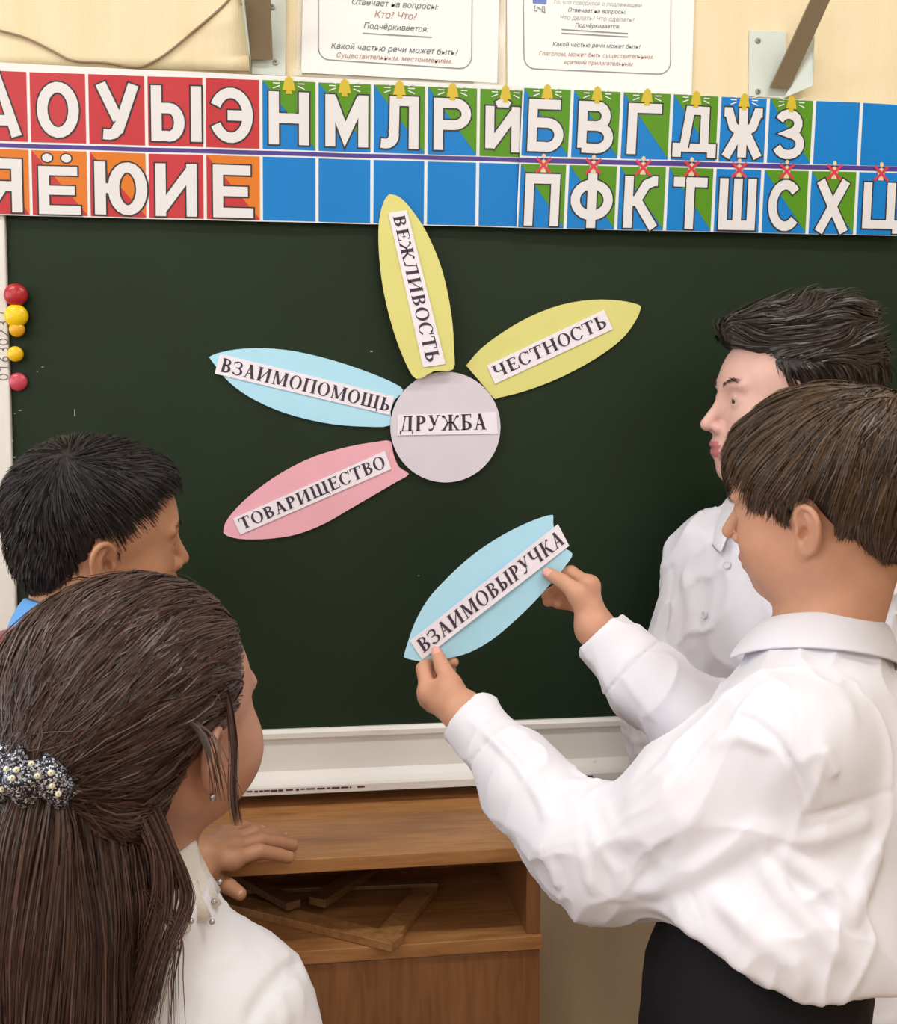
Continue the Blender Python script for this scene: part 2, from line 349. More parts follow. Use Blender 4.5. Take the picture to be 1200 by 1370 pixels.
def poster(name, label, Y, cols1, cols2, L, slope, rows, xspan):
    po = thing(name, label, 'poster')
    zc = L['top'](600)
    def pt(x, y, off=0.0):           # x is given at the top line; the column leans with `slope`
        yt = L['top'](x); xx = x+slope(x)*(y-yt); return ripple(at(xx, y, Y))+np.array([0, -off, 0])
    mb = MB(); N = 60
    for i in range(N):
        a = xspan[0]+(xspan[1]-xspan[0])*i/N; c = xspan[0]+(xspan[1]-xspan[0])*(i+1)/N
        fr = [pt(a, L['sheet_bot'](a)), pt(c, L['sheet_bot'](c)), pt(c, L['sheet_top'](c)), pt(a, L['sheet_top'](a))]
        bk = [p+np.array([0, .0006, 0]) for p in fr]
        mb.poly(fr); mb.poly(bk[::-1])
        mb.poly([fr[3], fr[2], bk[2], bk[3]]); mb.poly([fr[0], bk[0], bk[1], fr[1]])
    mb.build('sheet', C_PAP, po)
    mb = MB()
    for i in range(N):
        a = xspan[0]+(xspan[1]-xspan[0])*i/N; c = xspan[0]+(xspan[1]-xspan[0])*(i+1)/N
        mb.poly([pt(a, L['pur1'](a), .0004), pt(c, L['pur1'](c), .0004), pt(c, L['pur0'](c), .0004), pt(a, L['pur0'](a), .0004)])
    mb.build('purple_line', C_PUR, po)
    for row, cols in ((0, cols1), (1, cols2)):
        T, B = (L['top'], L['bot1']) if row == 0 else (L['top2'], L['bot2'])
        for i, spec in enumerate(rows[row]):
            if spec is None: continue
            ch, bg, icon = spec; g = 2.2
            x0, x1 = cols[i]+g, cols[i+1]-g
            f = lambda u, v, off: pt(x0+(x1-x0)*u, B(x0+(x1-x0)*u)*(1-v)+T(x0+(x1-x0)*u)*v, off)
            mb = MB(); K = 4
            base, tri = {'R': (C_RED, None), 'B': (C_BLU, None), 'BG': (C_BLU, C_GRN), 'RO': (C_RED, C_ORG), 'G': (C_GRN, None)}[bg]
            for k in range(K): mb.poly([f(k/K, 0, .0004), f((k+1)/K, 0, .0004), f((k+1)/K, 1, .0004), f(k/K, 1, .0004)], 0)
            if tri:
                for k in range(K): mb.poly([f(k/K, 1-k/K*.98, .0006), f((k+1)/K, 1-(k+1)/K*.98, .0006), f((k+1)/K, 1, .0006), f(k/K, 1, .0006)], 1)
            tile = mb.build('letter_tile', [base, tri or base], po)
            colname = {'R': 'red', 'B': 'blue', 'BG': 'blue and green', 'RO': 'red and orange', 'G': 'green'}[bg]
            tile['label'] = colname+(' tile with the letter '+ch if ch else ' blank tile')
            if ch:
                gl, s = sans(ch); Wl = .74; v0, vh = (.07, .77) if row == 0 else (.015, .85) if ch == 'Ё' else (.03, .82)
                if ch in 'ОУЫЭА' and row == 0: v0, vh = .07, .80
                if ch == 'Ё': vh = .74
                if ch == 'Д': v0, vh = .13, .70
                if ch == 'Ц': v0, vh = .10, .74
                u0, uw = .12, .76
                if ch == 'Ы': u0, uw = .06, .76
                if ch == 'Ю': u0, uw = .08, .80
                mp = lambda q, off: [f(u0+uw*p[0]/Wl, v0+vh*p[1], off) for p in q]
                gm = MB()
                for q in quads(gl, s, .03): gm.poly(mp(q, .0008), 1)
                for q in quads(gl, s, 0): gm.poly(mp(q, .0010), 0)
                if ch == 'Ё':
                    for cx in (.16, .50):
                        for rr, mi, off in ((.115, 1, .0008), (.088, 0, .0010)): gm.poly([f(u0+uw*(cx+rr*cos(a))/Wl, .885+vh*rr*sin(a)*1.0, off) for a in np.linspace(0, 2*pi, 17)[:-1]], mi)
                gm.build('letter', [C_LET, C_BLK], tile)
            if icon:
                ic = MB(); cx, cy = .5, 1.0 if icon == 'X' else .96
                if ch == 'Й': cx = .55
                bell = [(-.14, -.10), (.14, -.10), (.10, .02), (.07, .08), (0, .11), (-.07, .08), (-.10, .02)]
                sc = .62 if icon == 'X' else .85
                ic.poly([f(cx+x*sc*1.05, cy+y*sc*1.2, .0013) for x, y in bell], 0)
                ic.poly([f(cx+x*.45, cy-.12*sc+y*.5, .0012) for x, y in bell], 0)
                if icon == 'b':
                    for sx in (-1, 1):
                        for k in (-1, 0, 1):
                            for q in strip2d([(sx*.17, k*.035), (sx*.30, k*.075)], .016): ic.poly([f(cx+x, cy+y, .0013) for x, y in q], 1)
                else:
                    for sx in (-1, 1):
                        for q in strip2d([(sx*-.16, -.13), (sx*.16, .10)], .05): ic.poly([f(cx+x, cy+y, .0015) for x, y in q], 2)
                    ic.poly([f(cx+.045*cos(a), cy+.13+.04*sin(a), .0013) for a in np.linspace(0, 2*pi, 9)[:-1]], 0)
                ic.build('bell_mark', [C_YEL if icon == 'b' else C_PIN, C_PAP, C_CRS], tile)
    return po
xs = [0, 349, 701]
L1 = dict(top=lin(xs, [95.5, 107.5, 121.8]), bot1=lin(xs, [189, 199.5, 211]), pur0=lin(xs, [192, 202, 212]), pur1=lin(xs, [197.6, 207.6, 217.4]),
          top2=lin(xs, [200, 210, 220]), bot2=lin(xs, [286.6, 295, 303.6]), sheet_top=lin(xs, [84, 101, 116]), sheet_bot=lin(xs, [288, 296.6, 305]))
rows = [[('А', 'R', 0), ('О', 'R', 0), ('У', 'R', 0), ('Ы', 'R', 0), ('Э', 'R', 0), ('Н', 'BG', 'b'), ('М', 'BG', 'b'), ('Л', 'BG', 'b'), ('Р', 'BG', 'b'), ('Й', 'G', 'b')],
        [('Я', 'RO', 0), ('Ё', 'RO', 0), ('Ю', 'RO', 0), ('И', 'R', 0), ('Е', 'RO', 0)]+[('', 'B', 0)]*5]
colsA = [-41, 37.5, 116, 195, 273, 348.8, 424, 498, 570.5, 640, 706]
poster('alphabet_poster', 'left half of the alphabet strip with red vowel tiles above the chalkboard', YB-.010, colsA, colsA, L1, lin([40, 640], [.024, -.013]), rows, (-43, 704))
xs = [700, 1200]
L2 = dict(top=lin(xs, [117.8, 140.4]), bot1=lin(xs, [208.5, 223]), pur0=lin(xs, [211, 223.6]), pur1=lin(xs, [217.6, 229.6]),
          top2=lin(xs, [219.6, 232]), bot2=lin(xs, [304.3, 315]), sheet_top=lin(xs, [117, 139.8]), sheet_bot=lin(xs, [305, 315.6]))
rows = [[('Б', 'BG', 'b'), ('В', 'BG', 'b'), ('Г', 'BG', 'b'), ('Д', 'BG', 'b'), ('Ж', 'B', 'b'), ('З', 'BG', 'b'), ('', 'B', 0), ('', 'B', 0)],
        [('П', 'BG', 'X'), ('Ф', 'BG', 'X'), ('К', 'BG', 'X'), ('Т', 'BG', 'X'), ('Ш', 'B', 'X'), ('С', 'BG', 'X'), ('Х', 'BG', 'X'), ('Ц', 'B', 'X')]]
poster('alphabet_poster', 'right half of the alphabet strip with blue and green consonant tiles above the chalkboard', YB-.014, [699, 765.5, 832, 898.5, 963, 1027.5, 1089.5, 1151.5, 1214],
       [699, 764, 832, 897, 961, 1025, 1088.5, 1151.5, 1214], L2, lin([700, 1200], [-.045, -.055]), rows, (699, 1216))

# ------------------------------------------------------------------ printed sheets on the wall
def text_mesh(txt, size, shear=0.25, bold=0.0, res=2):
    c = bpy.data.curves.new('t', 'FONT'); c.body = txt; c.size = size; c.shear = shear; c.offset = bold; c.align_x = 'CENTER'; c.resolution_u = res
    o = bpy.data.objects.new('t', c); COL.objects.link(o)
    dg = bpy.context.evaluated_depsgraph_get(); me = bpy.data.meshes.new_from_object(o.evaluated_get(dg))
    v = [tuple(x.co) for x in me.vertices]; f = [tuple(p.vertices) for p in me.polygons]
    bpy.data.objects.remove(o); bpy.data.curves.remove(c); bpy.data.meshes.remove(me)
    return v, f
m_paper = mat('office_paper', srgb(242, 243, 243), 0.4, 0.4, bump=(14, 0.10, 0.004))
m_tdark = mat('print_teal_grey', srgb(84, 100, 112), 0.6); m_tred = mat('print_faded_rose', srgb(178, 134, 126), 0.6); m_line = mat('print_grey', srgb(140, 142, 150), .6)
m_tred2 = mat('print_faded_grey', srgb(178, 174, 176), 0.6)
def notice(label, q, lines, frame, rules, extra=None):
    """q: pixel corners of the sheet (bl, br, tr, tl); lines: (text, centre x px, y px, cap height px, material)"""
    Y = -0.004; Q = [at(x, y, Y) for x, y in q]
    t = thing('printed_notice', label, 'notice')
    mb = MB(); back = [p+np.array([0, .0016, 0]) for p in Q]; mb.hexa(back, Q); mb.build('sheet', m_paper, t)
    sl = (Q[1]-Q[0])/np.linalg.norm(Q[1]-Q[0])            # baseline direction
    up = np.array([-sl[2], 0, sl[0]])
    for txt, x, y, wpx, m in lines:
        v, f = text_mesh(txt, 1.0, .25, 0.0, 3); c = at(x, y, Y-.0006); w = max(a[0] for a in v)-min(a[0] for a in v)
        k = wpx/F_PX*1.63/w; mid = (max(a[0] for a in v)+min(a[0] for a in v))/2
        mb = MB(); n = 0
        mb.v += [tuple(c+sl*(a[0]-mid)*k+up*(a[1]-.3)*k) for a in v]; mb.f += [tuple(n+i for i in ff) for ff in f]; mb.m += [0]*len(f)
        mb.build('printed_text', m, t)
    mb = MB()
    pts = [at(x, y, Y-.0006) for x, y in frame]; pl = [(p[0], p[2]) for p in pts]
    for qd in strip2d(pl, .0013): mb.poly([(x, Y-.0007, z) for x, z in qd])
    for (xa, ya, xb_, yb) in rules:
        a, b_ = at(xa, ya, Y), at(xb_, yb, Y)
        for qd in strip2d([(a[0], a[2]), (b_[0], b_[2])], .0014): mb.poly([(x, Y-.0007, z) for x, z in qd])
    mb.build('ruled_frame', m_line, t)
    return t, Q
def rounded(l, r, b_l, b_r, top, rad=16):
    pts = [(l[0], top), (l[0]+l[1], b_l-rad)]
    pts += [(l[0]+l[1]+rad-rad*cos(radians(a)), b_l-rad+rad*sin(radians(a))) for a in (15, 30, 45, 60, 75, 90)]
    pts += [(r[0]-rad+rad*sin(radians(a)), b_r-rad+rad*cos(radians(a))) for a in (0, 15, 30, 45, 60, 75)]
    pts += [(r[0], b_r-rad), (r[0]+1, top)]
    return pts
s = 270/1200
nt1, Q1 = notice('white laminated notice with grammar questions ending in the noun rule, above the chalkboard',
    [(403, 97), (665, 111), (669, -50), (406, -50)],
    [('Отвечает на вопросы:', 529, 6, 112, m_tdark), ('Кто? Что?', 529.5, 21, 55, m_tred), ('Подчёркивается:', 530, 37, 84, m_tdark),
     ('Какой частью речи может быть?', 528.5, 66, 165, m_tdark), ('Существительным, местоимением.', 528, 78, 150, m_tred)],
    rounded((426, 0), (631, 0), 80, 91.5, -50), [(485, 44.5, 577.5, 50)])
nt2, Q2 = notice('white paper notice with grammar questions ending in the verb rule, right of the laminated one',
    [(679, 120), (925, 127), (930, -50), (678, -50)],
    [('То, что говорится о подлежащем', 800, 5, 120, m_tred2), ('Отвечает на вопросы:', 799, 15, 79, m_tdark), ('Что делать? Что сделать?', 799.5, 25, 101, m_tred2), ('Подчёркивается:', 799.5, 35, 61, m_tdark),
     ('Какой частью речи может быть?', 798.5, 61, 120, m_tdark), ('Глаголом, может быть существительным,', 798, 74, 156, m_tred), ('кратким прилагательным', 801, 84.5, 94, m_tred)],
    rounded((699.5, 1.5), (897, 0), 92, 99, -50), [(751, 39.5, 840, 45), (751, 44.5, 840, 49.5)])
# small blue satchel drawn on the second sheet
mb = MB()
mb.poly([at(x, y, -.0047) for x, y in ((713, 4.5), (731, 5.5), (732, -14), (712, -15))], 0)
for s_ in ([(716, 7), (714.5, 14), (718, 15), (719, 9)], [(726, 8), (725, 15), (729, 17), (728, 8)], [(719, 9), (724, 13)]):
    for q in strip2d(s_, 1.1): mb.poly([at(x, y, -.0048) for x, y in q], 1)
mb.build('drawn_satchel', [mat('print_blue', srgb(110, 132, 205), .6), m_line], nt2)
# clear laminate border of the first sheet and tape
m_lam = mat('clear_laminate', (1, 1, 1, 1), 0.08); m_lam.node_tree.nodes['Principled BSDF'].inputs['Alpha'].default_value = 0.22
m_tape = mat('clear_tape', srgb(245, 240, 225), 0.12); m_tape.node_tree.nodes['Principled BSDF'].inputs['Alpha'].default_value = 0.4
mb = MB(); q = [at(x, y, -.0018) for x, y in ((396, 101), (675, 116), (678, -50), (399, -50))]; mb.hexa([p+np.array([0, .0006, 0]) for p in q], q); mb.build('laminate_border', m_lam, nt1)
for c in ([(392, 92), (404, 93), (404, 102), (393, 101)], [(634, 110), (664, 111), (663, 117), (634, 116)]):
    mb = MB(); q = [at(x, y, -.0062) for x, y in c][::-1]; mb.hexa([p+np.array([0, .0005, 0]) for p in q], q); mb.build('tape', m_tape, nt1)

# ------------------------------------------------------------------ wire, seams, brackets on the wall
m_wire = mat('brown_wire', srgb(150, 126, 104), 0.5)
pts = [(-30, 33), (0, 41), (35, 51), (70, 68), (97, 81), (140, 84), (180, 90), (200, 85), (225, 70), (260, 41), (285, 20), (306, 0), (322, -20)]
P3 = [at(x, y, -.006) for x, y in pts]
def smooth_path(p, n=6):
    p = [np.array(q) for q in p]; out = []
    for i in range(len(p)-1):
        a, b_, c, d = p[max(i-1, 0)], p[i], p[i+1], p[min(i+2, len(p)-1)]
        for k in range(n):
            t = k/n; out.append(.5*((2*b_)+(c-a)*t+(2*a-5*b_+4*c-d)*t*t+(3*b_-a-3*c+d)*t**3))
    out.append(p[-1]); return out
mb = MB(); mb.tube(smooth_path(P3), .0017, 8); tag(mb.build('wall_wire', m_wire, smooth=True), 'thin brown wire sagging across the cream wall at top left', 'wire')
mb = MB(); mb.box((at(322, 0)[0], -.012, at(322, 10)[2]), (at(325, 0)[0]+.001, -.0005, at(322, -60)[2])); tag(mb.build('cable_end', m_wire, smooth=False, bevel=.002), 'stub of brown cable hanging beside the left shelf bracket', 'cable')
# loose wallpaper sheet whose lower corner lifts off the wall
mb = MB(); NX, NZ = 14, 10
g = [[None]*(NZ+1) for _ in range(NX+1)]
for i in range(NX+1):
    for k in range(NZ+1):
        u, v = i/NX, k/NZ; px = -60+(334-60*0-(-60)-(10*v))*u - 4*v*0; yb = 88+ (u*8.0); yb = 86+9*u
        py = yb*(1-v)+(-60)*v; lift = .016*max(0, (u-.78)/.22)**2*(1-v)**1.5
        g[i][k] = at(px, py, -.0022-lift)
for i in range(NX):
    for k in range(NZ): mb.poly([g[i][k], g[i+1][k], g[i+1][k+1], g[i][k+1]])
o = mb.weld().build('loose_wallpaper', m_wall, smooth=True); tag(o, 'cream wallpaper sheet peeling at its lower corner beside the left bracket', 'wallpaper')
md = o.modifiers.new('solid', 'SOLIDIFY'); md.thickness = .0006; md.offset = 1
m_plate = mat('pale_grey_painted_steel', srgb(214, 222, 214), 0.45, 0.5, noise=(25, 0.06)); m_bar = mat('taupe_painted_steel', srgb(140, 124, 100), 0.5, 0.4)
m_screw = mat('screw_steel', srgb(150, 150, 145), 0.3, metal=.8)
def bracket(label, plate, barq, gusset, screws, depth_out):
    t = thing('shelf_bracket', label, 'bracket')
    q = [at(x, y, -.004) for x, y in plate]; mb = MB(); mb.hexa([p+np.array([0, .0035, 0]) for p in q], q); mb.build('wall_plate', m_plate, t, bevel=.0008)
    # the bar stands out from the wall, running up and towards the room
    a = [at(x, y, -.012) for x, y in barq[:2]]; c = [at(x, y, -depth_out) for x, y in barq[2:]]
    q = [a[0], a[1], c[0], c[1]]; n = np.cross(q[1]-q[0], q[2]-q[0]); n /= np.linalg.norm(n); n = n if n[1] > 0 else -n
    mb = MB(); mb.hexa([p+n*.004 for p in q], q); mb.build('bar', m_bar, t, bevel=.0006)
    if gusset:
        q = [at(x, y, d) for x, y, d in gusset]; n = np.cross(q[1]-q[0], q[2]-q[0]); n /= np.linalg.norm(n)
        mb = MB(); mb.hexa([p+n*.003 for p in q], q); mb.build('gusset', m_plate, t)
    for x, y in screws:
        c = at(x, y, -.0042); b = MB(); lathe(b, c, [(.0042, 0), (.0038, .0014), (.0015, .0016), (.001, .0004)], 14); b.build('screw', m_screw, t)
    return t
bracket('grey steel shelf bracket at top left, its taupe bar running straight up', [(337, 99), (382, 102), (383, -60), (332, -60)],
        [(336, 80), (365, 80), (360, -60), (321, -60)], [(326, 0, -.06), (336, 80, -.012), (337, 97, -.004), (329, 0, -.004)], [(364, 9.5), (368.5, 83.5)], .075)
bracket('grey steel shelf bracket at top right of the wall, its taupe bar slanting', [(1002, 129), (1052, 132), (1052, 42), (1003, 40)],
        [(1030, 118), (1056, 119.5), (1127, -35), (1101, -35)], [(1050, 131, -.004), (1088, 115, -.03), (1090, 47, -.04), (1087, 50, -.03), (1056, 119, -.006)], [(1014, 54.5), (1014, 122.5)], .09)
# two smaller plates / holes on the wall right of it
m_hole = mat('dark_hole', srgb(70, 60, 50), .8)
for x, y in ((950, 49), (999, 85), (1000, 65)):
    pass

# ------------------------------------------------------------------ paper flower on the board
z4 = lambda pts: [(260+.51667*x, 240+.51667*y) for x, y in pts]
z5 = lambda pts: [(500+x/3, 660+y/3) for x, y in pts]
def serif(ch):
    o = []; sw = .17; th = .07
    def L(x0, y0, x1, y1, w): o.append([(x0-w/2, y0), (x0+w/2, y0), (x1+w/2, y1), (x1-w/2, y1)])
    def Hb(x0, x1, y, t=th): o.append([(x0, y), (x1, y), (x1, y+t), (x0, y+t)])
    def sf(x, y, w=.30): Hb(x-w/2, x+w/2, y if y == 0 else y-.045, .045)
    def stem(x, w=sw): L(x, 0, x, 1, w); sf(x, 0); sf(x, 1)
    def ring(cx, cy, rx, ry, a0, a1, tx=sw, ty=th, n=16):
        for i in range(n):
            a, b = radians(a0+(a1-a0)*i/n), radians(a0+(a1-a0)*(i+1)/n)
            o.append([(cx+rx*cos(a), cy+ry*sin(a)), (cx+rx*cos(b), cy+ry*sin(b)), (cx+(rx-tx)*cos(b), cy+(ry-ty)*sin(b)), (cx+(rx-tx)*cos(a), cy+(ry-ty)*sin(a))])
    def tick(x, y0, y1, w=.05): o.append([(x-w/2, y0), (x+w/2, y0), (x+w/2, y1), (x-w/2, y1)])
    w = .75
    if ch == 'А': L(.14, 0, .38, 1, .06); L(.60, 0, .36, 1, .17); Hb(.22, .52, .30); sf(.14, 0, .24); sf(.60, 0, .28); w = .76
    elif ch == 'Б': stem(.20); Hb(.1, .62, 1-th); tick(.60, .78, 1); ring(.30, .28, .34, .28, -90, 90); Hb(.2, .32, .505); Hb(.1, .32, 0); w = .70
    elif ch == 'В': stem(.20); ring(.30, .755, .29, .245, -90, 90, .13); Hb(.2, .34, 1-th); Hb(.2, .34, .50); ring(.30, .28, .34, .28, -90, 90); Hb(.2, .32, 0); w = .70
    elif ch == 'Д': L(.16, .0, .30, 1, .06); stem(.58); Hb(.2, .7, 1-th); Hb(.02, .76, 0, .06); tick(.05, -.2, .05, .06); tick(.73, -.2, .05, .06); w = .80
    elif ch == 'Е': stem(.20); Hb(.1, .62, 1-th); tick(.60, .78, 1); Hb(.2, .48, .49); tick(.48, .39, .64); Hb(.1, .66, 0); tick(.64, 0, .24); w = .70
    elif ch == 'Ж':
        stem(.52); L(.12, 0, .42, .55, .13); L(.92, 0, .62, .55, .13); L(.36, .5, .16, .92, .06); L(.68, .5, .88, .92, .06); Hb(.36, .68, .47, .07)
        ring(.12, .88, .09, .09, 0, 360, .09, .09, 8); ring(.92, .88, .09, .09, 0, 360, .09, .09, 8); sf(.12, 0, .24); sf(.92, 0, .24); w = 1.04
    elif ch == 'З': ring(.30, .745, .27, .255, 150, -90, .13); ring(.30, .28, .33, .28, 90, -155, .15); Hb(.18, .34, .49); tick(.06, .72, .95, .04); w = .66
    elif ch == 'И': stem(.20); stem(.72); L(.24, .12, .68, .88, .07); w = .92
    elif ch == 'К': stem(.20); L(.30, .46, .58, .93, .06); ring(.62, .90, .08, .08, 0, 360, .08, .08, 8); L(.66, 0, .36, .56, .16); sf(.68, 0, .26); w = .82
    elif ch == 'Л': L(.24, .2, .30, 1, .06); ring(.13, .12, .12, .12, -180, 60, .12, .12, 10); stem(.64); Hb(.18, .7, 1-th); w = .84
    elif ch == 'М': L(.16, 0, .16, 1, .06); sf(.16, 0, .24); sf(.16, 1, .2); L(.48, .05, .20, 1, .17); L(.50, .05, .80, 1, .06); stem(.84); w = 1.04
    elif ch == 'Н': stem(.20); stem(.70); Hb(.2, .7, .47); w = .90
    elif ch == 'О': ring(.40, .5, .37, .52, 0, 360, .16, .05, 28); w = .80
    elif ch == 'П': stem(.20); stem(.70); Hb(.2, .7, 1-th); w = .90
    elif ch == 'Р': stem(.20); ring(.28, .72, .33, .28, -90, 90); Hb(.2, .30, 1-th); Hb(.2, .30, .44); w = .66
    elif ch == 'С': ring(.40, .5, .37, .52, 40, 325, .16, .05, 24); tick(.69, .66, 1.0, .05); w = .76
    elif ch == 'Т': stem(.37); Hb(.04, .70, 1-th); tick(.06, .74, 1); tick(.68, .74, 1); w = .74
    elif ch == 'У': L(.42, .34, .18, 1, .16); sf(.18, 1, .28); L(.30, .06, .62, 1, .06); sf(.62, 1, .22); ring(.20, .10, .12, .12, -200, 30, .12, .12, 10); w = .76
    elif ch == 'Ч': stem(.64); L(.18, .6, .18, 1, .15); sf(.18, 1); ring(.38, .62, .275, .24, 180, 290, .15, .06); Hb(.38, .62, .40, .06); w = .84
    elif ch == 'Щ': stem(.20); stem(.60); stem(1.0); Hb(.1, 1.12, 0); tick(1.13, -.2, .05, .06); w = 1.20
    elif ch == 'Ь': stem(.20); ring(.30, .28, .34, .28, -90, 90); Hb(.2, .32, .505); Hb(.1, .32, 0); w = .68
    elif ch == 'Ы': stem(.20); ring(.28, .28, .30, .28, -90, 90); Hb(.2, .32, .505); Hb(.1, .32, 0); stem(.82); w = .98
    return o, w
m_txt = mat('printed_black_violet', srgb(62, 46, 66), 0.6)
m_strip = mat('white_word_paper', srgb(240, 234, 244), 0.6, 0.3)
def word(mb, txt, C, off, margin=(.04, .04, .24, .24)):
    """C: 4 world corners (bl, br, tr, tl) of the strip seen upright; writes the word on it, lifted along off"""
    x = 0; G = []
    for ch in txt:
        g, w = serif(ch); G += [[(px+x, py) for px, py in q] for q in g]; x += w+.035
    l, r, b_, t = margin
    for q in G: mb.poly([bilin(C, l+(1-l-r)*px/x, b_+(1-b_-t)*py)+off for px, py in q])
def cutout(name, label, outline, m, Yf, group=None, bend=None, strip=None, txt=None, th=.0006, cat='paper petal', margin=(.04, .04, .24, .24)):
    f = Yf if callable(Yf) else (lambda x, y: at(x, y, Yf))
    t = thing(name, label, cat, group=group)
    pts = smooth_path(outline+[outline[0]], 3)[:-1]; c = np.mean(pts, 0)
    # triangulated as rings towards the centre so that it can bend gently
    mb = MB(); R = 4; rings = []
    for k in range(R): rings.append([f(*(c+(np.array(p)-c)*(1-k/R))) for p in pts])
    for k in range(R-1):
        for i in range(len(pts)):
            j = (i+1) % len(pts); mb.poly([rings[k][i], rings[k][j], rings[k+1][j], rings[k+1][i]])
    cc = f(*c)
    for i in range(len(pts)): mb.poly([rings[-1][i], rings[-1][(i+1) % len(pts)], cc])
    o = mb.weld().build('sheet', m, t, smooth=False); md = o.modifiers.new('solid', 'SOLIDIFY'); md.thickness = th; md.offset = 0
    n = ray(*c); n = -n/np.linalg.norm(n)
    C = [f(*p) for p in strip]; nn = np.cross(C[1]-C[0], C[3]-C[0]); nn /= np.linalg.norm(nn); nn = nn if nn@n > 0 else -nn
    C = [p+nn*.0012 for p in C]
    if m is not None:
        mb = MB(); mb.hexa(C, [p+nn*.0004 for p in C]); mb.build('word_strip', m_strip if cat != 'disc' else m_strip, t)
    mb = MB(); word(mb, txt, C, nn*.0008, margin); mb.build('lettering', m_txt, t)['label'] = 'bold serif word '+txt
    return t
m_py = mat('pale_yellow_paper', srgb(222, 217, 134), 0.65, .3, noise=(30, .03)); m_pb = mat('pale_blue_paper', srgb(178, 226, 248), 0.65, .3, noise=(30, .03))
m_pp = mat('pink_paper', srgb(238, 176, 190), 0.65, .3, noise=(30, .03)); m_pl = mat('lilac_white_paper', srgb(218, 210, 222), 0.65, .3, noise=(30, .03))
grp = 'paper petals on the board'
cutout('paper_petal', 'pale yellow paper petal pointing up with the word ВЕЖЛИВОСТЬ', z4([(505, 38), (530, 45), (560, 75), (600, 135), (635, 215), (655, 290), (668, 370), (672, 440), (670, 492), (620, 497), (575, 517), (545, 470), (515, 390), (490, 290), (478, 190), (478, 110), (490, 58)]),
       m_py, YB-.017, grp, strip=z4([(502, 88), (592, 487), (650, 478), (550, 80)]), txt='ВЕЖЛИВОСТЬ', margin=(.02, .02, .2, .18))
cutout('paper_petal', 'pale yellow paper petal pointing right with the word ЧЕСТНОСТЬ', z4([(704, 482), (740, 440), (800, 395), (870, 355), (950, 325), (1030, 312), (1100, 314), (1150, 325), (1154, 340), (1140, 370), (1110, 410), (1060, 450), (990, 492), (920, 525), (850, 550), (790, 565), (775, 566), (745, 530)]),
       m_py, YB-.003, grp, strip=z4([(778, 530), (1083, 388), (1060, 338), (757, 482)]), txt='ЧЕСТНОСТЬ', margin=(.02, .02, .22, .16))
cutout('paper_petal', 'pale blue paper petal pointing left with the word ВЗАИМОПОМОЩЬ', z4([(38, 460), (60, 450), (110, 440), (180, 437), (260, 445), (350, 466), (430, 492), (500, 520), (541, 545), (520, 570), (508, 600), (506, 637), (440, 640), (360, 634), (280, 618), (210, 596), (140, 562), (90, 525), (60, 490)]),
       m_pb, YB-.003, grp, strip=z4([(53, 503), (505, 610), (518, 562), (66, 451)]), txt='ВЗАИМОПОМОЩЬ', margin=(.02, .005, .16, .16))
cutout('paper_petal', 'pink paper petal pointing lower left with the word ТОВАРИЩЕСТВО', z4([(75, 915), (80, 890), (110, 850), (160, 805), (230, 757), (310, 718), (400, 692), (470, 680), (507, 678), (515, 710), (530, 745), (555, 763), (520, 785), (460, 820), (400, 855), (340, 890), (270, 918), (200, 930), (130, 932), (90, 925)]),
       m_pp, YB-.003, grp, strip=z4([(120, 920), (510, 750), (493, 703), (100, 878)]), txt='ТОВАРИЩЕСТВО', margin=(.02, .02, .2, .14))
cutout('paper_disc', 'round lilac white paper disc with the word ДРУЖБА at the heart of the flower', [(595.9+73.6*cos(a), 571.4+74*sin(a)) for a in np.linspace(0, 2*pi, 33)[:-1]],
       m_pl, YB-.006, None, strip=z4([(525, 663), (785, 658), (782, 602), (527, 610)]), txt='ДРУЖБА', cat='paper disc', margin=(.02, .10, .2, .06))
# the petal being put up: held a little in front of the board, its right end farther away
def held(x, y):
    t = (x-545)/215; return P(x, y, 1.315+.075*t+.004*sin(t*3))
HELD = cutout('paper_petal', 'pale blue paper petal with the word ВЗАИМОВЫРУЧКА held in two hands before the board', z5([(120, 657), (135, 605), (165, 520), (215, 430), (280, 355), (370, 270), (460, 203), (560, 145), (650, 105), (712, 87), (720, 97), (721, 130), (742, 175), (760, 215), (797, 243), (770, 290), (720, 350), (640, 440), (550, 525), (470, 590), (380, 640), (290, 663), (210, 675), (150, 668)]),
       m_pb, held, grp, strip=z5([(193, 666), (782, 210), (737, 124), (143, 592)]), txt='ВЗАИМОВЫРУЧКА', margin=(.02, .01, .2, .16))

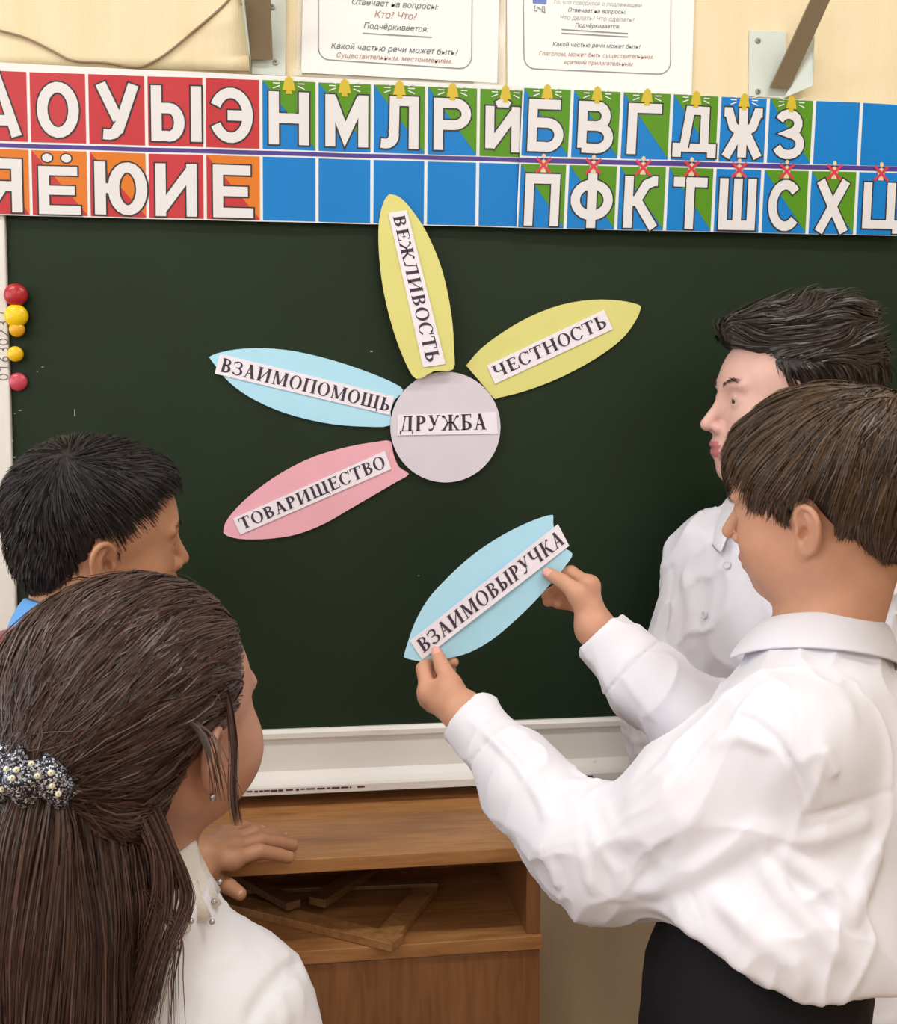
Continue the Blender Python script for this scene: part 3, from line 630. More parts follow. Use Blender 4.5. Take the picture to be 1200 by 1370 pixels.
# ------------------------------------------------------------------ cabinet under the board
def wood(name, c1, c2, c3, vec, scale=14, rough=.38):
    m = bpy.data.materials.new(name); m.use_nodes = True; nt = m.node_tree; b = nt.nodes['Principled BSDF']
    tc = nt.nodes.new('ShaderNodeTexCoord'); mp = nt.nodes.new('ShaderNodeMapping'); mp.inputs['Scale'].default_value = vec
    n = nt.nodes.new('ShaderNodeTexNoise'); n.inputs['Scale'].default_value = scale; n.inputs['Detail'].default_value = 8; n.inputs['Distortion'].default_value = .6
    n2 = nt.nodes.new('ShaderNodeTexNoise'); n2.inputs['Scale'].default_value = scale*.25; n2.inputs['Detail'].default_value = 3
    cr = nt.nodes.new('ShaderNodeValToRGB'); e = cr.color_ramp.elements
    e[0].position = .3; e[0].color = c1; e[1].position = .7; e[1].color = c3; k = e.new(.5); k.color = c2
    ad = nt.nodes.new('ShaderNodeMath'); ad.operation = 'MULTIPLY_ADD'; ad.inputs[1].default_value = .6
    sc = nt.nodes.new('ShaderNodeMath'); sc.operation = 'MULTIPLY'; sc.inputs[1].default_value = .4
    nt.links.new(tc.outputs['Object'], mp.inputs[0]); nt.links.new(mp.outputs[0], n.inputs['Vector']); nt.links.new(mp.outputs[0], n2.inputs['Vector'])
    nt.links.new(n2.outputs[0], sc.inputs[0]); nt.links.new(n.outputs[0], ad.inputs[0]); nt.links.new(sc.outputs[0], ad.inputs[2])
    nt.links.new(ad.outputs[0], cr.inputs[0]); nt.links.new(cr.outputs[0], b.inputs['Base Color'])
    b.inputs['Roughness'].default_value = rough; return m
w1, w2, w3 = srgb(150, 100, 58), srgb(178, 124, 74), srgb(194, 142, 92)
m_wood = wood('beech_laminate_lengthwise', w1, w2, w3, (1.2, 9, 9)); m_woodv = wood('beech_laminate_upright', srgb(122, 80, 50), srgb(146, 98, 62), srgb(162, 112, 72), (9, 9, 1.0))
m_wdark = mat('dark_edge_band', srgb(96, 56, 30), 0.4)
# top slab: front edge line passes (397,1152) and (705,1131)
ZT = zbot-.10
A_, B_ = atz(397, 1152, ZT), atz(705, 1131, ZT)
cy = (A_[1]+B_[1])/2; cxr = atz(722, 1131, ZT)[0]; cxl = -0.72
cab = thing('cabinet', 'low beech cabinet with an open shelf standing under the chalkboard', 'cabinet')
yb = -.012; tk = .018
xr_ = atz(727, 1131, ZT)[0]
b = MB(); b.box((cxl, cy, ZT-tk), (xr_, yb, ZT)); b.build('top_panel', m_wood, cab, bevel=.001)
z2 = at(724, 1250, cy+.008)[2]                           # front edge of the lower shelf
b = MB(); b.box((cxl, cy+.004, z2-tk), (xr_-.0, yb, z2)); b.build('shelf', m_wood, cab, bevel=.001)
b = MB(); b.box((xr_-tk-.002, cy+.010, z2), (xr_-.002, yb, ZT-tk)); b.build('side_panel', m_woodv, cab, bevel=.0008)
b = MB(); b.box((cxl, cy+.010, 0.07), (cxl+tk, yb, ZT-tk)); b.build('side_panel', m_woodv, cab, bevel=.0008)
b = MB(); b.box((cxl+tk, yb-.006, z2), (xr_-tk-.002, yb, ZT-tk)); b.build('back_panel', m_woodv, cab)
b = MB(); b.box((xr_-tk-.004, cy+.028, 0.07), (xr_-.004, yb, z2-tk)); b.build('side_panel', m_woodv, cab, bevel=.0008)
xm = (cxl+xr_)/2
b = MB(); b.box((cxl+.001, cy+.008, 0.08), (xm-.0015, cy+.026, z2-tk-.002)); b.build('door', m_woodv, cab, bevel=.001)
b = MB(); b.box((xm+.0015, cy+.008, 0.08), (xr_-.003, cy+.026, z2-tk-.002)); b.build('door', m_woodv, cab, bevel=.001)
b = MB(); b.box((cxl+.01, cy+.03, 0), (xr_-.01, yb, 0.07)); b.build('plinth', m_wdark, cab)
# set squares lying on the open shelf
m_sq = wood('worn_set_square_wood', srgb(140, 96, 54), srgb(168, 120, 72), srgb(186, 140, 90), (6, 6, 6), 20, .5)
m_sq2 = wood('dark_set_square_wood', srgb(100, 68, 42), srgb(118, 82, 52), srgb(134, 96, 62), (6, 6, 6), 20, .5)
def flatbar(mb, a, b, w, z0, t, m=0):
    a, b = np.array(a[:2]), np.array(b[:2]); d = (b-a)/np.linalg.norm(b-a); n = np.array([-d[1], d[0]])*w/2
    q = [a-n, b-n, b+n, a+n]; mb.hexa([(p[0], p[1], z0) for p in q], [(p[0], p[1], z0+t) for p in q], m)
z = z2+.0005
p_tip = atz(524, 1262, z2+.012); p_l = atz(300, 1208, z2+.012); p_r = atz(596, 1170, z2+.012)
p_tip[1] = max(p_tip[1], cy+.004) if False else p_tip[1]
sq = thing('set_square', 'large wooden set square on the open shelf, one corner poking out past the edge', 'set square')
def mitre(name, a, b, w, z0, t, m, par):
    mb = MB(); flatbar(mb, a, b, w, z0, t); return mb.build(name, m, par, bevel=.001)
dl = (p_l-p_tip)[:2]; dl /= np.linalg.norm(dl); dr = (p_r-p_tip)[:2]; dr /= np.linalg.norm(dr)
Ltip = p_tip[:2]; Lend = Ltip+dl*.33; Rend = Ltip+dr*.19
wl = .030
def bar_from_outer(a, b, side, w):   # outer edge a-b, bar lies inside
    d = (b-a)/np.linalg.norm(b-a); n = np.array([-d[1], d[0]])*side*w/2; return a+n, b+n
a, b2 = bar_from_outer(Ltip, Lend, -1, wl); mitre('long_bar', a+dl*.0, b2, wl, z, .011, m_sq, sq)
a, b2 = bar_from_outer(Ltip, Rend, 1, wl); mitre('short_bar', a+dr*.012, b2, wl, z+.0005, .0108, m_sq, sq)
mitre('cross_bar', Lend, Rend, .022, z+.0112, .006, m_sq2, sq)
# a second, darker square lies deeper behind it
sq2 = thing('set_square', 'darker wooden set square lying behind the larger one in the shelf', 'set square')
a1 = atz(424, 1214, z+.018); a2 = atz(490, 1160, z+.018)
zz = z+.0175
mitre('long_bar', a1[:2]+np.array([0, .004]), a1[:2]+np.array([.085, .125]), .026, zz, .011, m_sq2, sq2)
mitre('short_bar', a1[:2]+np.array([-.16, .11]), a1[:2]+np.array([.09, .118]), .024, zz+.0112, .009, m_sq, sq2)
mitre('cross_bar', a1[:2]+np.array([-.11, .12]), a1[:2]+np.array([-.03, .0]), .022, zz, .010, m_sq2, sq2)

# ------------------------------------------------------------------ signed-distance modelling tools
V3 = lambda *a: np.array(a, float)
def smin(a, b, k):
    h = np.maximum(k-np.abs(a-b), 0)/k
    return np.minimum(a, b)-h*h*k*.25
def smax(a, b, k): return -smin(-a, -b, k)
def capsule(p, a, b, ra, rb=None):
    rb = ra if rb is None else rb
    ab = b-a; t = np.clip((p-a)@ab/max(ab@ab, 1e-9), 0, 1)
    q = p-a-t[:, None]*ab
    return np.sqrt((q*q).sum(1))-(ra+(rb-ra)*t)
def chain(p, pts, r, k=.006):
    """smooth chain of capsules; r per point"""
    d = None
    for i in range(len(pts)-1):
        c = capsule(p, pts[i], pts[i+1], r[i], r[i+1]); d = c if d is None else smin(d, c, k)
    return d
def ell(p, c, r, R=None):
    q = p-c
    if R is not None: q = q@R
    r = np.asarray(r, float)
    k0 = np.sqrt(((q/r)**2).sum(1)); k1 = np.sqrt(((q/(r*r))**2).sum(1))+1e-9
    return k0*(k0-1)/k1
def sph(p, c, r):
    q = p-c; return np.sqrt((q*q).sum(1))-r
def near(p, c, R, fn):
    """evaluate fn only inside the sphere (c, R); outside use the distance to that sphere"""
    d = sph(p, c, R); out = np.where(d > 0, d+.02, .02)
    m = d < .03
    if m.any(): out[m] = fn(p[m])
    return out
def grad(f, p, e=.0006):
    g = np.stack([f(p+np.eye(3)[i]*e)-f(p-np.eye(3)[i]*e) for i in range(3)], 1)
    return g/np.maximum(np.linalg.norm(g, axis=1, keepdims=True), 1e-9)
_OFF = np.array([(i, j, k) for i in (0, 1) for j in (0, 1) for k in (0, 1)])
def polygonise(f, lo, hi, h, L=4, proj=2, pad=.004):
    lo = np.asarray(lo, float); hi = np.asarray(hi, float); S = h*2**L
    n = np.ceil((hi-lo)/S).astype(int)+1
    cells = np.stack(np.meshgrid(*[np.arange(k) for k in n], indexing='ij'), -1).reshape(-1, 3)
    for l in range(L, -1, -1):
        s = h*2**l; d = f(lo+(cells+.5)*s)
        cells = cells[np.abs(d) < s*.87*1.35+(pad+.008 if l > 0 else pad*1.5)]
        if l > 0: cells = (cells[:, None]*2+_OFF).reshape(-1, 3)
    N = n*2**L+2; K = np.array([N[1]*N[2], N[2], 1], dtype=np.int64)
    ck = ((cells[:, None]+_OFF)@K)
    uk, inv = np.unique(ck, return_inverse=True); inv = inv.reshape(ck.shape)
    ci = np.stack([uk//K[0], (uk//K[1]) % N[1], uk % N[2]], 1)
    val = f(lo+ci*h); val = np.where(val == 0, 1e-9, val)
    v = val[inv]; sgn = v < 0; act = sgn.any(1) & ~sgn.all(1)
    cells = cells[act]; v = v[act]; ckeys = cells@K
    acc = np.zeros((len(cells), 3)); cnt = np.zeros(len(cells))
    for a in range(8):
        for b in range(a+1, 8):
            if np.abs(_OFF[a]-_OFF[b]).sum() != 1: continue
            m = (v[:, a] < 0) != (v[:, b] < 0)
            t = np.where(m, v[:, a]/np.where(m, v[:, a]-v[:, b], 1), 0)[:, None]
            acc += np.where(m[:, None], _OFF[a]+(_OFF[b]-_OFF[a])*t, 0); cnt += m
    V = lo+(cells+acc/cnt[:, None])*h
    order = np.argsort(ckeys); sk = ckeys[order]
    def look(k):
        i = np.clip(np.searchsorted(sk, k), 0, len(sk)-1); return np.where(sk[i] == k, order[i], -1)
    F = []
    for ax in range(3):
        # edges starting at the low corner of each active cell, along axis ax
        b = {0: 4, 1: 2, 2: 1}[ax]; m = (v[:, 0] < 0) != (v[:, b] < 0)
        c = cells[m]; flip = v[m, 0] < 0
        u, w = (ax+1) % 3, (ax+2) % 3; eu, ew = np.eye(3, dtype=int)[u], np.eye(3, dtype=int)[w]
        q = np.stack([look(c@K), look((c-eu)@K), look((c-eu-ew)@K), look((c-ew)@K)], 1)
        ok = (q >= 0).all(1); q = q[ok]; fl = flip[ok]
        q[~fl] = q[~fl][:, ::-1]; F.append(q)
    F = np.concatenate(F)
    for _ in range(proj):
        g = np.stack([f(V+np.eye(3)[i]*.0005)-f(V-np.eye(3)[i]*.0005) for i in range(3)], 1)/.001
        gn = np.maximum((g*g).sum(1), .4); V = V-np.clip(f(V)/gn, -h, h)[:, None]*g*.9
    return V, F
def sdf_object(name, f, lo, hi, h, m, parent=None, mat_index=None, proj=2, L=4):
    V, F = polygonise(f, lo, hi, h, L, proj)
    me = bpy.data.meshes.new(name); me.vertices.add(len(V)); me.vertices.foreach_set('co', V.ravel())
    me.loops.add(F.size); me.loops.foreach_set('vertex_index', F.ravel().astype(np.int32))
    me.polygons.add(len(F)); me.polygons.foreach_set('loop_start', np.arange(0, F.size, 4, dtype=np.int32))
    me.update(calc_edges=True)
    o = link_mesh(name, me, parent, m, smooth=True)
    if mat_index is not None:
        me.polygons.foreach_set('material_index', mat_index(V[F].mean(1)).astype(np.int32))
    me.update(); return o, V, F
def cast(f, px, py, d0=.55, d1=1.7):
    """point where the line of sight through a pixel meets the surface f = 0"""
    r = ray(px, py); nr = np.linalg.norm(r); t = d0
    for _ in range(120):
        d = f((CAM+r*t)[None])[0]
        if d < .0004: break
        t += max(d, .0008)/nr*.8
        if t > d1: break
    return CAM+r*t
_G = np.random.default_rng(5); _PERM = _G.permutation(512); _VAL = _G.uniform(-1, 1, 512)
def vnoise(p):
    i = np.floor(p).astype(int); t = p-i; t = t*t*(3-2*t); out = 0
    for o in _OFF:
        j = i+o; hsh = _PERM[(_PERM[(_PERM[j[:, 0] & 511]+j[:, 1]) & 511]+j[:, 2]) & 511]
        w = np.prod(np.where(o, t, 1-t), 1); out = out+w*_VAL[hsh]
    return out
def seg_falloff(p, pts, w):
    """max over segments of exp(-(d/w)^2); w may be one number or one per point"""
    pts = np.asarray(pts); lo = pts.min(0)-.03; hi = pts.max(0)+.03; out = np.zeros(len(p))
    m = ((p > lo) & (p < hi)).all(1)
    if not m.any(): return out
    q = p[m]; best = np.full(len(q), 1e9)
    for i in range(len(pts)-1): best = np.minimum(best, capsule(q, pts[i], pts[i+1], 0.0))
    L = len(pts); a, b = pts[0], pts[-1]; t = np.clip((q-a)@(b-a)/max((b-a)@(b-a), 1e-9), 0, 1)
    out[m] = np.exp(-(best/w)**2)*np.clip(np.minimum(t, 1-t)*6+.25, 0, 1); return out

# ------------------------------------------------------------------ head
class Head:
    """local axes: x = the person's right, y = where the face points, z = up; metres for a 21.5 cm head"""
    def __init__(s, center, face_az, nod=0, tilt=0, scale=1.0, kid=1.0, neck=None, ear_out=0.0, mouth_open=0.0, jaw=1.0, noselen=1.0, lids=1.0, cheek=0.0):
        s.ck = cheek
        s.lo = lids
        f = V3(cos(face_az)*cos(nod), sin(face_az)*cos(nod), sin(nod)); r = V3(sin(face_az), -cos(face_az), 0)
        u = np.cross(r, f); r2 = r*cos(tilt)+u*sin(tilt); u2 = u*cos(tilt)-r*sin(tilt)
        s.R = np.stack([r2, f, u2], 1); s.c = np.asarray(center); s.s = scale; s.ear_out = ear_out; s.mo = mouth_open; s.jaw = jaw; s.nl = noselen
    def to_local(s, p): return (p-s.c)@s.R/s.s
    def to_world(s, q): return s.c+(np.asarray(q)*s.s)@s.R.T
    def skull(s, q):
        d = ell(q, V3(0, -.012, .026), (.073, .093, .080))
        return smin(d, ell(q, V3(0, .03, .015), (.062, .056, .056)), .03)
    def local(s, q):
        d = s.skull(q); ax = np.abs(q[:, 0]); qa = q.copy(); qa[:, 0] = ax       # mirrored half
        d = smin(d, ell(q, V3(0, .030, -.035), (.052, .052, .060)), .03)
        d = smin(d, capsule(qa, V3(.047, -.004, -.045), V3(.012, .058, -.086*s.jaw), .020, .016), .03)     # jaw
        d = smin(d, sph(q, V3(0, .068, -.087*s.jaw), .0155), .022)                                          # chin
        d = smin(d, ell(qa, V3(.036, .054, -.028), (.024, .024, .026)), .022)                        # cheeks
        d = smin(d, ell(qa, V3(.026, .078, .017), (.022, .008-.004*s.ck, .0065)), .012)                        # brow
        d = smin(d, ell(q, V3(0, .078, -.058), (.026, .016, .020)), .015)                            # muzzle
        d = smax(d, -ell(qa, V3(.031, .094, -.002), (.017, .014, .0115)), .012)                      # eye sockets
        lid = ell(qa, V3(.031, .0715, -.001), (.0150, .0140, .0135))
        d = smin(d, lid, .004)
        d = smax(d, -ell(qa, V3(.031, .0865, -.0025), (.0125, .010, .0034*s.lo)), .0015)                  # lid opening
        d = smin(d, ell(qa, V3(.030, .040, -.052), (.030, .030, .030)), .03)                         # soft cheeks
        if s.ck: d = smin(d, ell(qa, V3(.036, .050, -.034), (.030, .030, .030)), .02)
        n = V3(0, .088+.018*s.nl, -.033)
        d = smin(d, capsule(q, V3(0, .080, .006), n, .0065, .0085), .010)                            # nose
        d = smin(d, ell(qa, V3(.0115, .090, -.0375), (.0065, .0095, .0065)), .006)
        d = smax(d, -ell(qa, V3(.0055, .096, -.0445), (.0030, .0045, .003)), .002)
        d = smin(d, ell(q, V3(0, .0905, -.0585), (.018, .0055, .0042)), .005)                        # lips
        d = smin(d, ell(q, V3(0, .0880, -.0685), (.0155, .0062, .0048)), .005)
        d = smax(d, -ell(q, V3(0, .0965, -.0632), (.021, .010, .0009+.0035*s.mo)), .002)
        # ears
        e = qa-V3(.0675, -.006, -.012); ca, sa = cos(radians(26+s.ear_out)), sin(radians(26+s.ear_out))
        eo = np.stack([e[:, 0]*ca+e[:, 1]*sa, -e[:, 0]*sa+e[:, 1]*ca, e[:, 2]], 1)                     # ear flares backwards
        ct, st = cos(radians(-12)), sin(radians(-12)); eo = np.stack([eo[:, 0], eo[:, 1]*ct-eo[:, 2]*st, eo[:, 1]*st+eo[:, 2]*ct], 1)
        m = (np.abs(eo) < V3(.05, .05, .06)).all(1)
        if m.any():
            w = eo[m]
            base = ell(w, V3(.008, -.002, .001), (.0055, .0165, .026))
            base = smin(base, ell(w, V3(.007, .004, -.022), (.0042, .0085, .0105)), .006)              # lobe
            hx = smooth_path([V3(.010, .010, .004), V3(.012, .011, .016), V3(.013, .004, .0265), V3(.0135, -.008, .027), V3(.0135, -.0165, .017), V3(.013, -.0175, .002), V3(.012, -.013, -.012), V3(.010, -.004, -.021)], 3)
            base = smax(base, -ell(w, V3(.0165, -.002, .003), (.0085, .0115, .020)), .004)
            base = smin(base, chain(w, hx, [.0029]*len(hx), .002), .003)
            ah = smooth_path([V3(.0105, .000, .019), V3(.0115, -.0075, .011), V3(.0115, -.0085, -.002), V3(.0105, -.004, -.0125)], 3)
            base = smin(base, chain(w, ah, [.0028]*len(ah), .002), .0035)
            base = smin(base, ell(w, V3(.0105, .0085, -.004), (.0035, .0035, .0055)), .003)              # tragus
            base = smax(base, -ell(w, V3(.010, .0025, -.003), (.0065, .0045, .0075)), .003)
            dm = d[m]; d[m] = smin(dm, base, .004)
        return d
    def sdf(s, p):
        return near(p, s.c, .16*s.s, lambda x: s.local(s.to_local(x))*s.s)
    def lip_mask(s, w):
        q = s.to_local(w)
        return (np.minimum(ell(q, V3(0, .0920, -.0588), (.020, .0085, .0050)), ell(q, V3(0, .0895, -.0683), (.0175, .0090, .0060))) < .0006) & (q[:, 1] > .08)
def skin_mat(name, base, lip, rough=.5):
    a = mat(name, base, rough, .4, sss=(.12, .012), noise=(38, .10), bump=(900, .08, .0004))
    b = mat(name+'_lips', lip, .4, .45, sss=(.12, .01))
    return [a, b]
def add_eyes(h, par, iris=(70, 45, 30)):
    w = mat('eye_white', srgb(196, 184, 178), .2, .5); i_ = mat('iris_%d' % iris[0], srgb(*iris), .15, .6); k = mat('pupil', srgb(10, 8, 8), .1, .6)
    for sx in (-1, 1):
        mb = MB(); c = V3(sx*.031, .0710, -.002); R = .0128; NA, NB = 24, 24
        look = V3(0, 1, 0)
        idx = len(mb.v)
        for b_ in range(NB+1):
            th = pi*b_/NB
            for a in range(NA):
                ph = 2*pi*a/NA; mb.v.append(tuple(h.to_world(c+R*V3(sin(th)*cos(ph), cos(th), sin(th)*sin(ph)))))
        for b_ in range(NB):
            for a in range(NA):
                a2 = (a+1) % NA; mb.f.append((b_*NA+a, b_*NA+a2, (b_+1)*NA+a2, (b_+1)*NA+a)); mb.m.append(2 if b_ <= 1 else 1 if b_ <= 3 else 0)
        mb.build('eye', [w, i_, k], par, smooth=True)

# ------------------------------------------------------------------ hair strands (real ribbons)
def hair_mat(name, c1, c2, rough=.38, spec=.5):
    m = bpy.data.materials.new(name); m.use_nodes = True; nt = m.node_tree; b = nt.nodes['Principled BSDF']
    g = nt.nodes.new('ShaderNodeNewGeometry'); mx = nt.nodes.new('ShaderNodeMix'); mx.data_type = 'RGBA'
    mx.inputs['A'].default_value = c1; mx.inputs['B'].default_value = c2
    nt.links.new(g.outputs['Random Per Island'], mx.inputs['Factor']); nt.links.new(mx.outputs['Result'], b.inputs['Base Color'])
    b.inputs['Roughness'].default_value = rough; b.inputs['Specular IOR Level'].default_value = spec
    return m
def ribbons(name, paths, width, normals, m, parent, taper=None, twist=.5):
    """paths (N,K,3), normals (N,K,3)"""
    N, K, _ = paths.shape
    T = np.gradient(paths, axis=1); T /= np.maximum(np.linalg.norm(T, axis=2, keepdims=True), 1e-9)
    S = np.cross(T, normals); S /= np.maximum(np.linalg.norm(S, axis=2, keepdims=True), 1e-9)
    a = RNG.normal(0, twist, (N, 1, 1)); U = np.cross(S, T); S = S*np.cos(a)+U*np.sin(a)
    t = np.linspace(0, 1, K)[None, :, None]; tp = (1-t**3*.9) if taper is None else taper(t)
    w = (width*RNG.uniform(.6, 1.3, (N, 1, 1)))*tp/2
    V = np.stack([paths-S*w, paths+S*w], 2).reshape(-1, 3)
    b = (np.arange(N)*K*2)[:, None]+np.arange(K-1)[None]*2
    F = np.stack([b, b+1, b+3, b+2], -1).reshape(-1, 4)
    me = bpy.data.meshes.new(name); me.vertices.add(len(V)); me.vertices.foreach_set('co', V.ravel())
    me.loops.add(F.size); me.loops.foreach_set('vertex_index', F.ravel().astype(np.int32))
    me.polygons.add(len(F)); me.polygons.foreach_set('loop_start', np.arange(0, F.size, 4, dtype=np.int32))
    me.update(calc_edges=True)
    o = link_mesh(name, me, parent, m, smooth=True); o['kind'] = 'stuff'; return o
def grow(g, roots, dirf, length, K, off0, off1, jitter=0.0, free=0.0, gravity=0.0, clump=None):
    """walk strands over the surface g=0: off0 -> off1 is each strand's height over it; free = fraction of the walk after which strands leave the surface"""
    p = roots.copy(); N = len(p); out = [p.copy()]; st = (length/(K-1))[:, None]; prev = None; nn = []
    for k in range(1, K):
        t = k/(K-1); n = grad(g, p); nn.append(n)
        d = dirf(p, n)
        if jitter is not None: d = d+jitter
        d = d-n*(d*n).sum(1, keepdims=True)*(1 if t < 1-free else .0)
        d /= np.maximum(np.linalg.norm(d, axis=1, keepdims=True), 1e-9)
        if prev is not None: d = prev*.55+d*.45; d /= np.linalg.norm(d, axis=1, keepdims=True)
        if gravity and t > 1-free: d = d+V3(0, 0, -gravity); d /= np.linalg.norm(d, axis=1, keepdims=True)
        p = p+d*st; prev = d
        if t < 1-free:
            off = off0+(off1-off0)*t; dd = g(p); p = p-((dd-off)[:, None])*n
        else:
            dd = g(p); p = p+np.maximum(off0-dd, 0)[:, None]*n
        out.append(p.copy())
    nn.append(grad(g, p)); return np.stack(out, 1), np.stack(nn, 1)
def keep_off_ears(h, pp, nn):
    q = h.to_local(pp.reshape(-1, 3)).reshape(pp.shape)
    bad = (np.abs(q[..., 0]) > .060) & (q[..., 1] > -.026) & (q[..., 1] < .008) & (q[..., 2] < .015) & (q[..., 2] > -.045)
    k = ~bad.any(1); return pp[k], nn[k]
def scalp_roots(h, g, n, mask):
    """random points of the hair surface g (world) where mask(local) holds"""
    out = []
    tot = 0
    while tot < n:
        d = RNG.normal(size=(n*2, 3)); d /= np.linalg.norm(d, axis=1, keepdims=True)
        q = V3(0, -.01, .02)+d*.12; p = h.to_world(q); c = h.to_world(V3(0, -.01, .02))
        u = (c-p); u /= np.linalg.norm(u, axis=1, keepdims=True)
        for _ in range(14): p = p+u*g(p)[:, None]*.9
        ok = mask(h.to_local(p)); out.append(p[ok]); tot += ok.sum()
    return np.concatenate(out)[:n]

# ------------------------------------------------------------------ people
def plane_cut(p, o, n): return (p-o)@n                    # positive on the side n points to
def unit(v): v = np.asarray(v, float); return v/np.linalg.norm(v)
class Torso:
    def __init__(s, LS, RS, neck, pelvis, girth=1.0, depth=1.0):
        s.LS, s.RS, s.neck, s.pel = LS, RS, neck, pelvis
        mid = (LS+RS)/2; u = unit(mid-pelvis); r = RS-LS; r = unit(r-u*(r@u)); f = np.cross(u, r)
        s.R = np.stack([r, f, u], 1); s.mid = mid; s.u, s.r, s.f = u, r, f; s.h = np.linalg.norm(mid-pelvis); s.hw = np.linalg.norm(RS-LS)/2
        s.g, s.d = girth, depth
    def sdf(s, p, e=0.0, hem=0.0):
        g, dd = s.g, s.d
        c = s.mid-s.u*.10
        d = ell(p, c, ((s.hw-.005)*g+e, .092*dd+e, .165+e), s.R)
        d = smin(d, ell(p, s.mid-s.u*(s.h*.62), (s.hw*.86*g+e+hem*.5, .088*dd+e+hem*.5, .17+e), s.R), .07)
        d = smin(d, ell(p, s.pel, (s.hw*.90*g+e+hem, .095*dd+e+hem, .115+e), s.R), .06)
        d = smin(d, capsule(p, s.LS-s.r*-.012, s.RS-s.r*.012, .046+e*.8), .04)
        nk = s.neck
        d = smin(d, capsule(p, nk-s.u*.015, s.LS+s.r*.04, .040+e*.6, .036+e*.6), .04)
        d = smin(d, capsule(p, nk-s.u*.015, s.RS-s.r*.04, .040+e*.6, .036+e*.6), .04)
        return d
def folds(p, amp, sc, dirs, seed=0.0):
    """soft directional wrinkles"""
    out = 0
    for k, (d, st) in enumerate(dirs):
        d = unit(d); al = (p@d)[:, None]*d; q = ((p-al)*sc+al*sc*st)+seed+k*7.3
        n = np.abs(vnoise(q)); out = out+((1-n)**4*1.7-.55)*amp/len(dirs)
    return out
def shade_marks(p, marks):
    out = 0
    for pts, w, a in marks: out = out+a*seg_falloff(p, pts, w)
    return out
def legs(name, pel, T, m, par, foot_y=0.0, hw=.075, h=.012, spread=.085, extra=None, shoe_m=None):
    f2 = unit(V3(T.f[0], T.f[1], 0)); r2 = V3(f2[1], -f2[0], 0)
    feet = []
    base = V3(pel[0], pel[1], 0)+f2*foot_y
    for sx in (-1, 1):
        hip = pel+r2*sx*hw-V3(0, 0, .03); ank = base+r2*sx*spread+V3(0, 0, .07); knee = (hip+ank)/2+f2*.02
        feet.append((hip, knee, ank))
    def f(p):
        d = ell(p, pel, (T.hw*T.g*.92+.012, .108, .165), T.R)
        for hip, knee, ank in feet:
            d = smin(d, chain(p, [hip, knee, ank-V3(0, 0, .03)], [.082, .062, .055], .02), .03)
        d = d-folds(p, .004, 14, [(T.f, .4), (T.r+T.u, .5)])
        d = smax(d, (p-(pel+T.u*.150))@T.u, .004)
        d = smax(d, .028-p[:, 2], .003)
        return d
    lo = np.minimum(pel, base)-V3(.28, .28, 0); hi = np.maximum(pel, base)+V3(.28, .28, 0); lo[2] = -.02; hi[2] = pel[2]+.2
    o, V, F = sdf_object(name, f, lo, hi, h, m, par, L=3)
    for hip, knee, ank in feet:
        g = V3(ank[0], ank[1], 0)
        def sf(p, g=g):
            R = np.stack([r2, f2, V3(0, 0, 1)], 1); q = (p-g)@R
            d = ell(q, V3(0, .045, .030), (.042, .115, .042)); d = smin(d, capsule(q, V3(0, -.02, .03), V3(0, -.02, .065), .040), .02)
            return smax(d, -q[:, 2]+.0, .004)
        sdf_object('shoe', sf, g-V3(.2, .2, .02), g+V3(.2, .2, .16), .008, shoe_m, par, L=2)
def hand_sdf(W, palm, fingers):
    """W wrist (point, r); palm: list of knuckles (point, r); fingers: list of chains [(point, r), ...]"""
    allp = [W[0]]+[q for f in fingers for q, _ in f]; c = np.mean(allp, 0); Rr = max(np.linalg.norm(q-c) for q in allp)+.03
    def f(p):
        d = None
        for q, r in palm:
            k = capsule(p, W[0], q, W[1]*.80, r); d = k if d is None else smin(d, k, .012)
        for i in range(len(palm)-1): d = smin(d, capsule(p, palm[i][0], palm[i+1][0], palm[i][1], palm[i+1][1]), .008)
        for ch in fingers:
            dd = chain(p, [q for q, _ in ch], [r for _, r in ch], .002); d = smin(d, dd, .0045)
        return d
    return lambda p: near(p, c, Rr, f)
def nail(par, c, n, along, w, l, m):
    """small finger nail plate"""
    n = unit(n); a = unit(along-n*(along@n)); s_ = np.cross(n, a); mb = MB(); K = 6
    for i in range(K):
        for j in range(K):
            def q(u, v):
                u, v = (u/K*2-1), (v/K*2-1); e = sqrt(max(0, 1-abs(v)**3)) if v > 0 else 1-.12*v*v
                return c+s_*u*w*e+a*v*l-n*(u*u*w*.32+v*v*l*.1)
            mb.poly([q(i, j), q(i+1, j), q(i+1, j+1), q(i, j+1)])
    mb.weld().build('finger_nail', m, par, smooth=True)
def hairline(pts):
    ys = [a for a, _ in pts]; zs = [b for _, b in pts]; o = np.argsort(ys); ys = np.array(ys)[o]; zs = np.array(zs)[o]
    return lambda q: q[:, 2]-np.interp(q[:, 1], ys, zs)
def brows(h, par, m, n=150, up=0.0):
    P_ = []; N_ = []
    for sx in (-1, 1):
        t = RNG.uniform(0, 1, n); x = sx*(.012+.032*t); z = .0165+.007*np.sin(t*pi*.75)+RNG.normal(0, .0014, n)+up
        y = np.full(n, .11); q = h.to_world(np.stack([x, y, z], 1)); d = -h.R[:, 1]
        for _ in range(14): q = q+d*h.sdf(q)[:, None]*.9
        g = grad(h.sdf, q); dirw = h.R[:, 0]*sx+h.R[:, 2]*.25
        K = 4; path = np.stack([q+g*(.0003+.0003*k)+dirw*.0022*k-h.R[:, 2]*.0003*k*k for k in range(K)], 1)
        P_.append(path); N_.append(np.repeat(g[:, None], K, 1))
    ribbons('eyebrows', np.concatenate(P_), .0006, np.concatenate(N_), m, par)

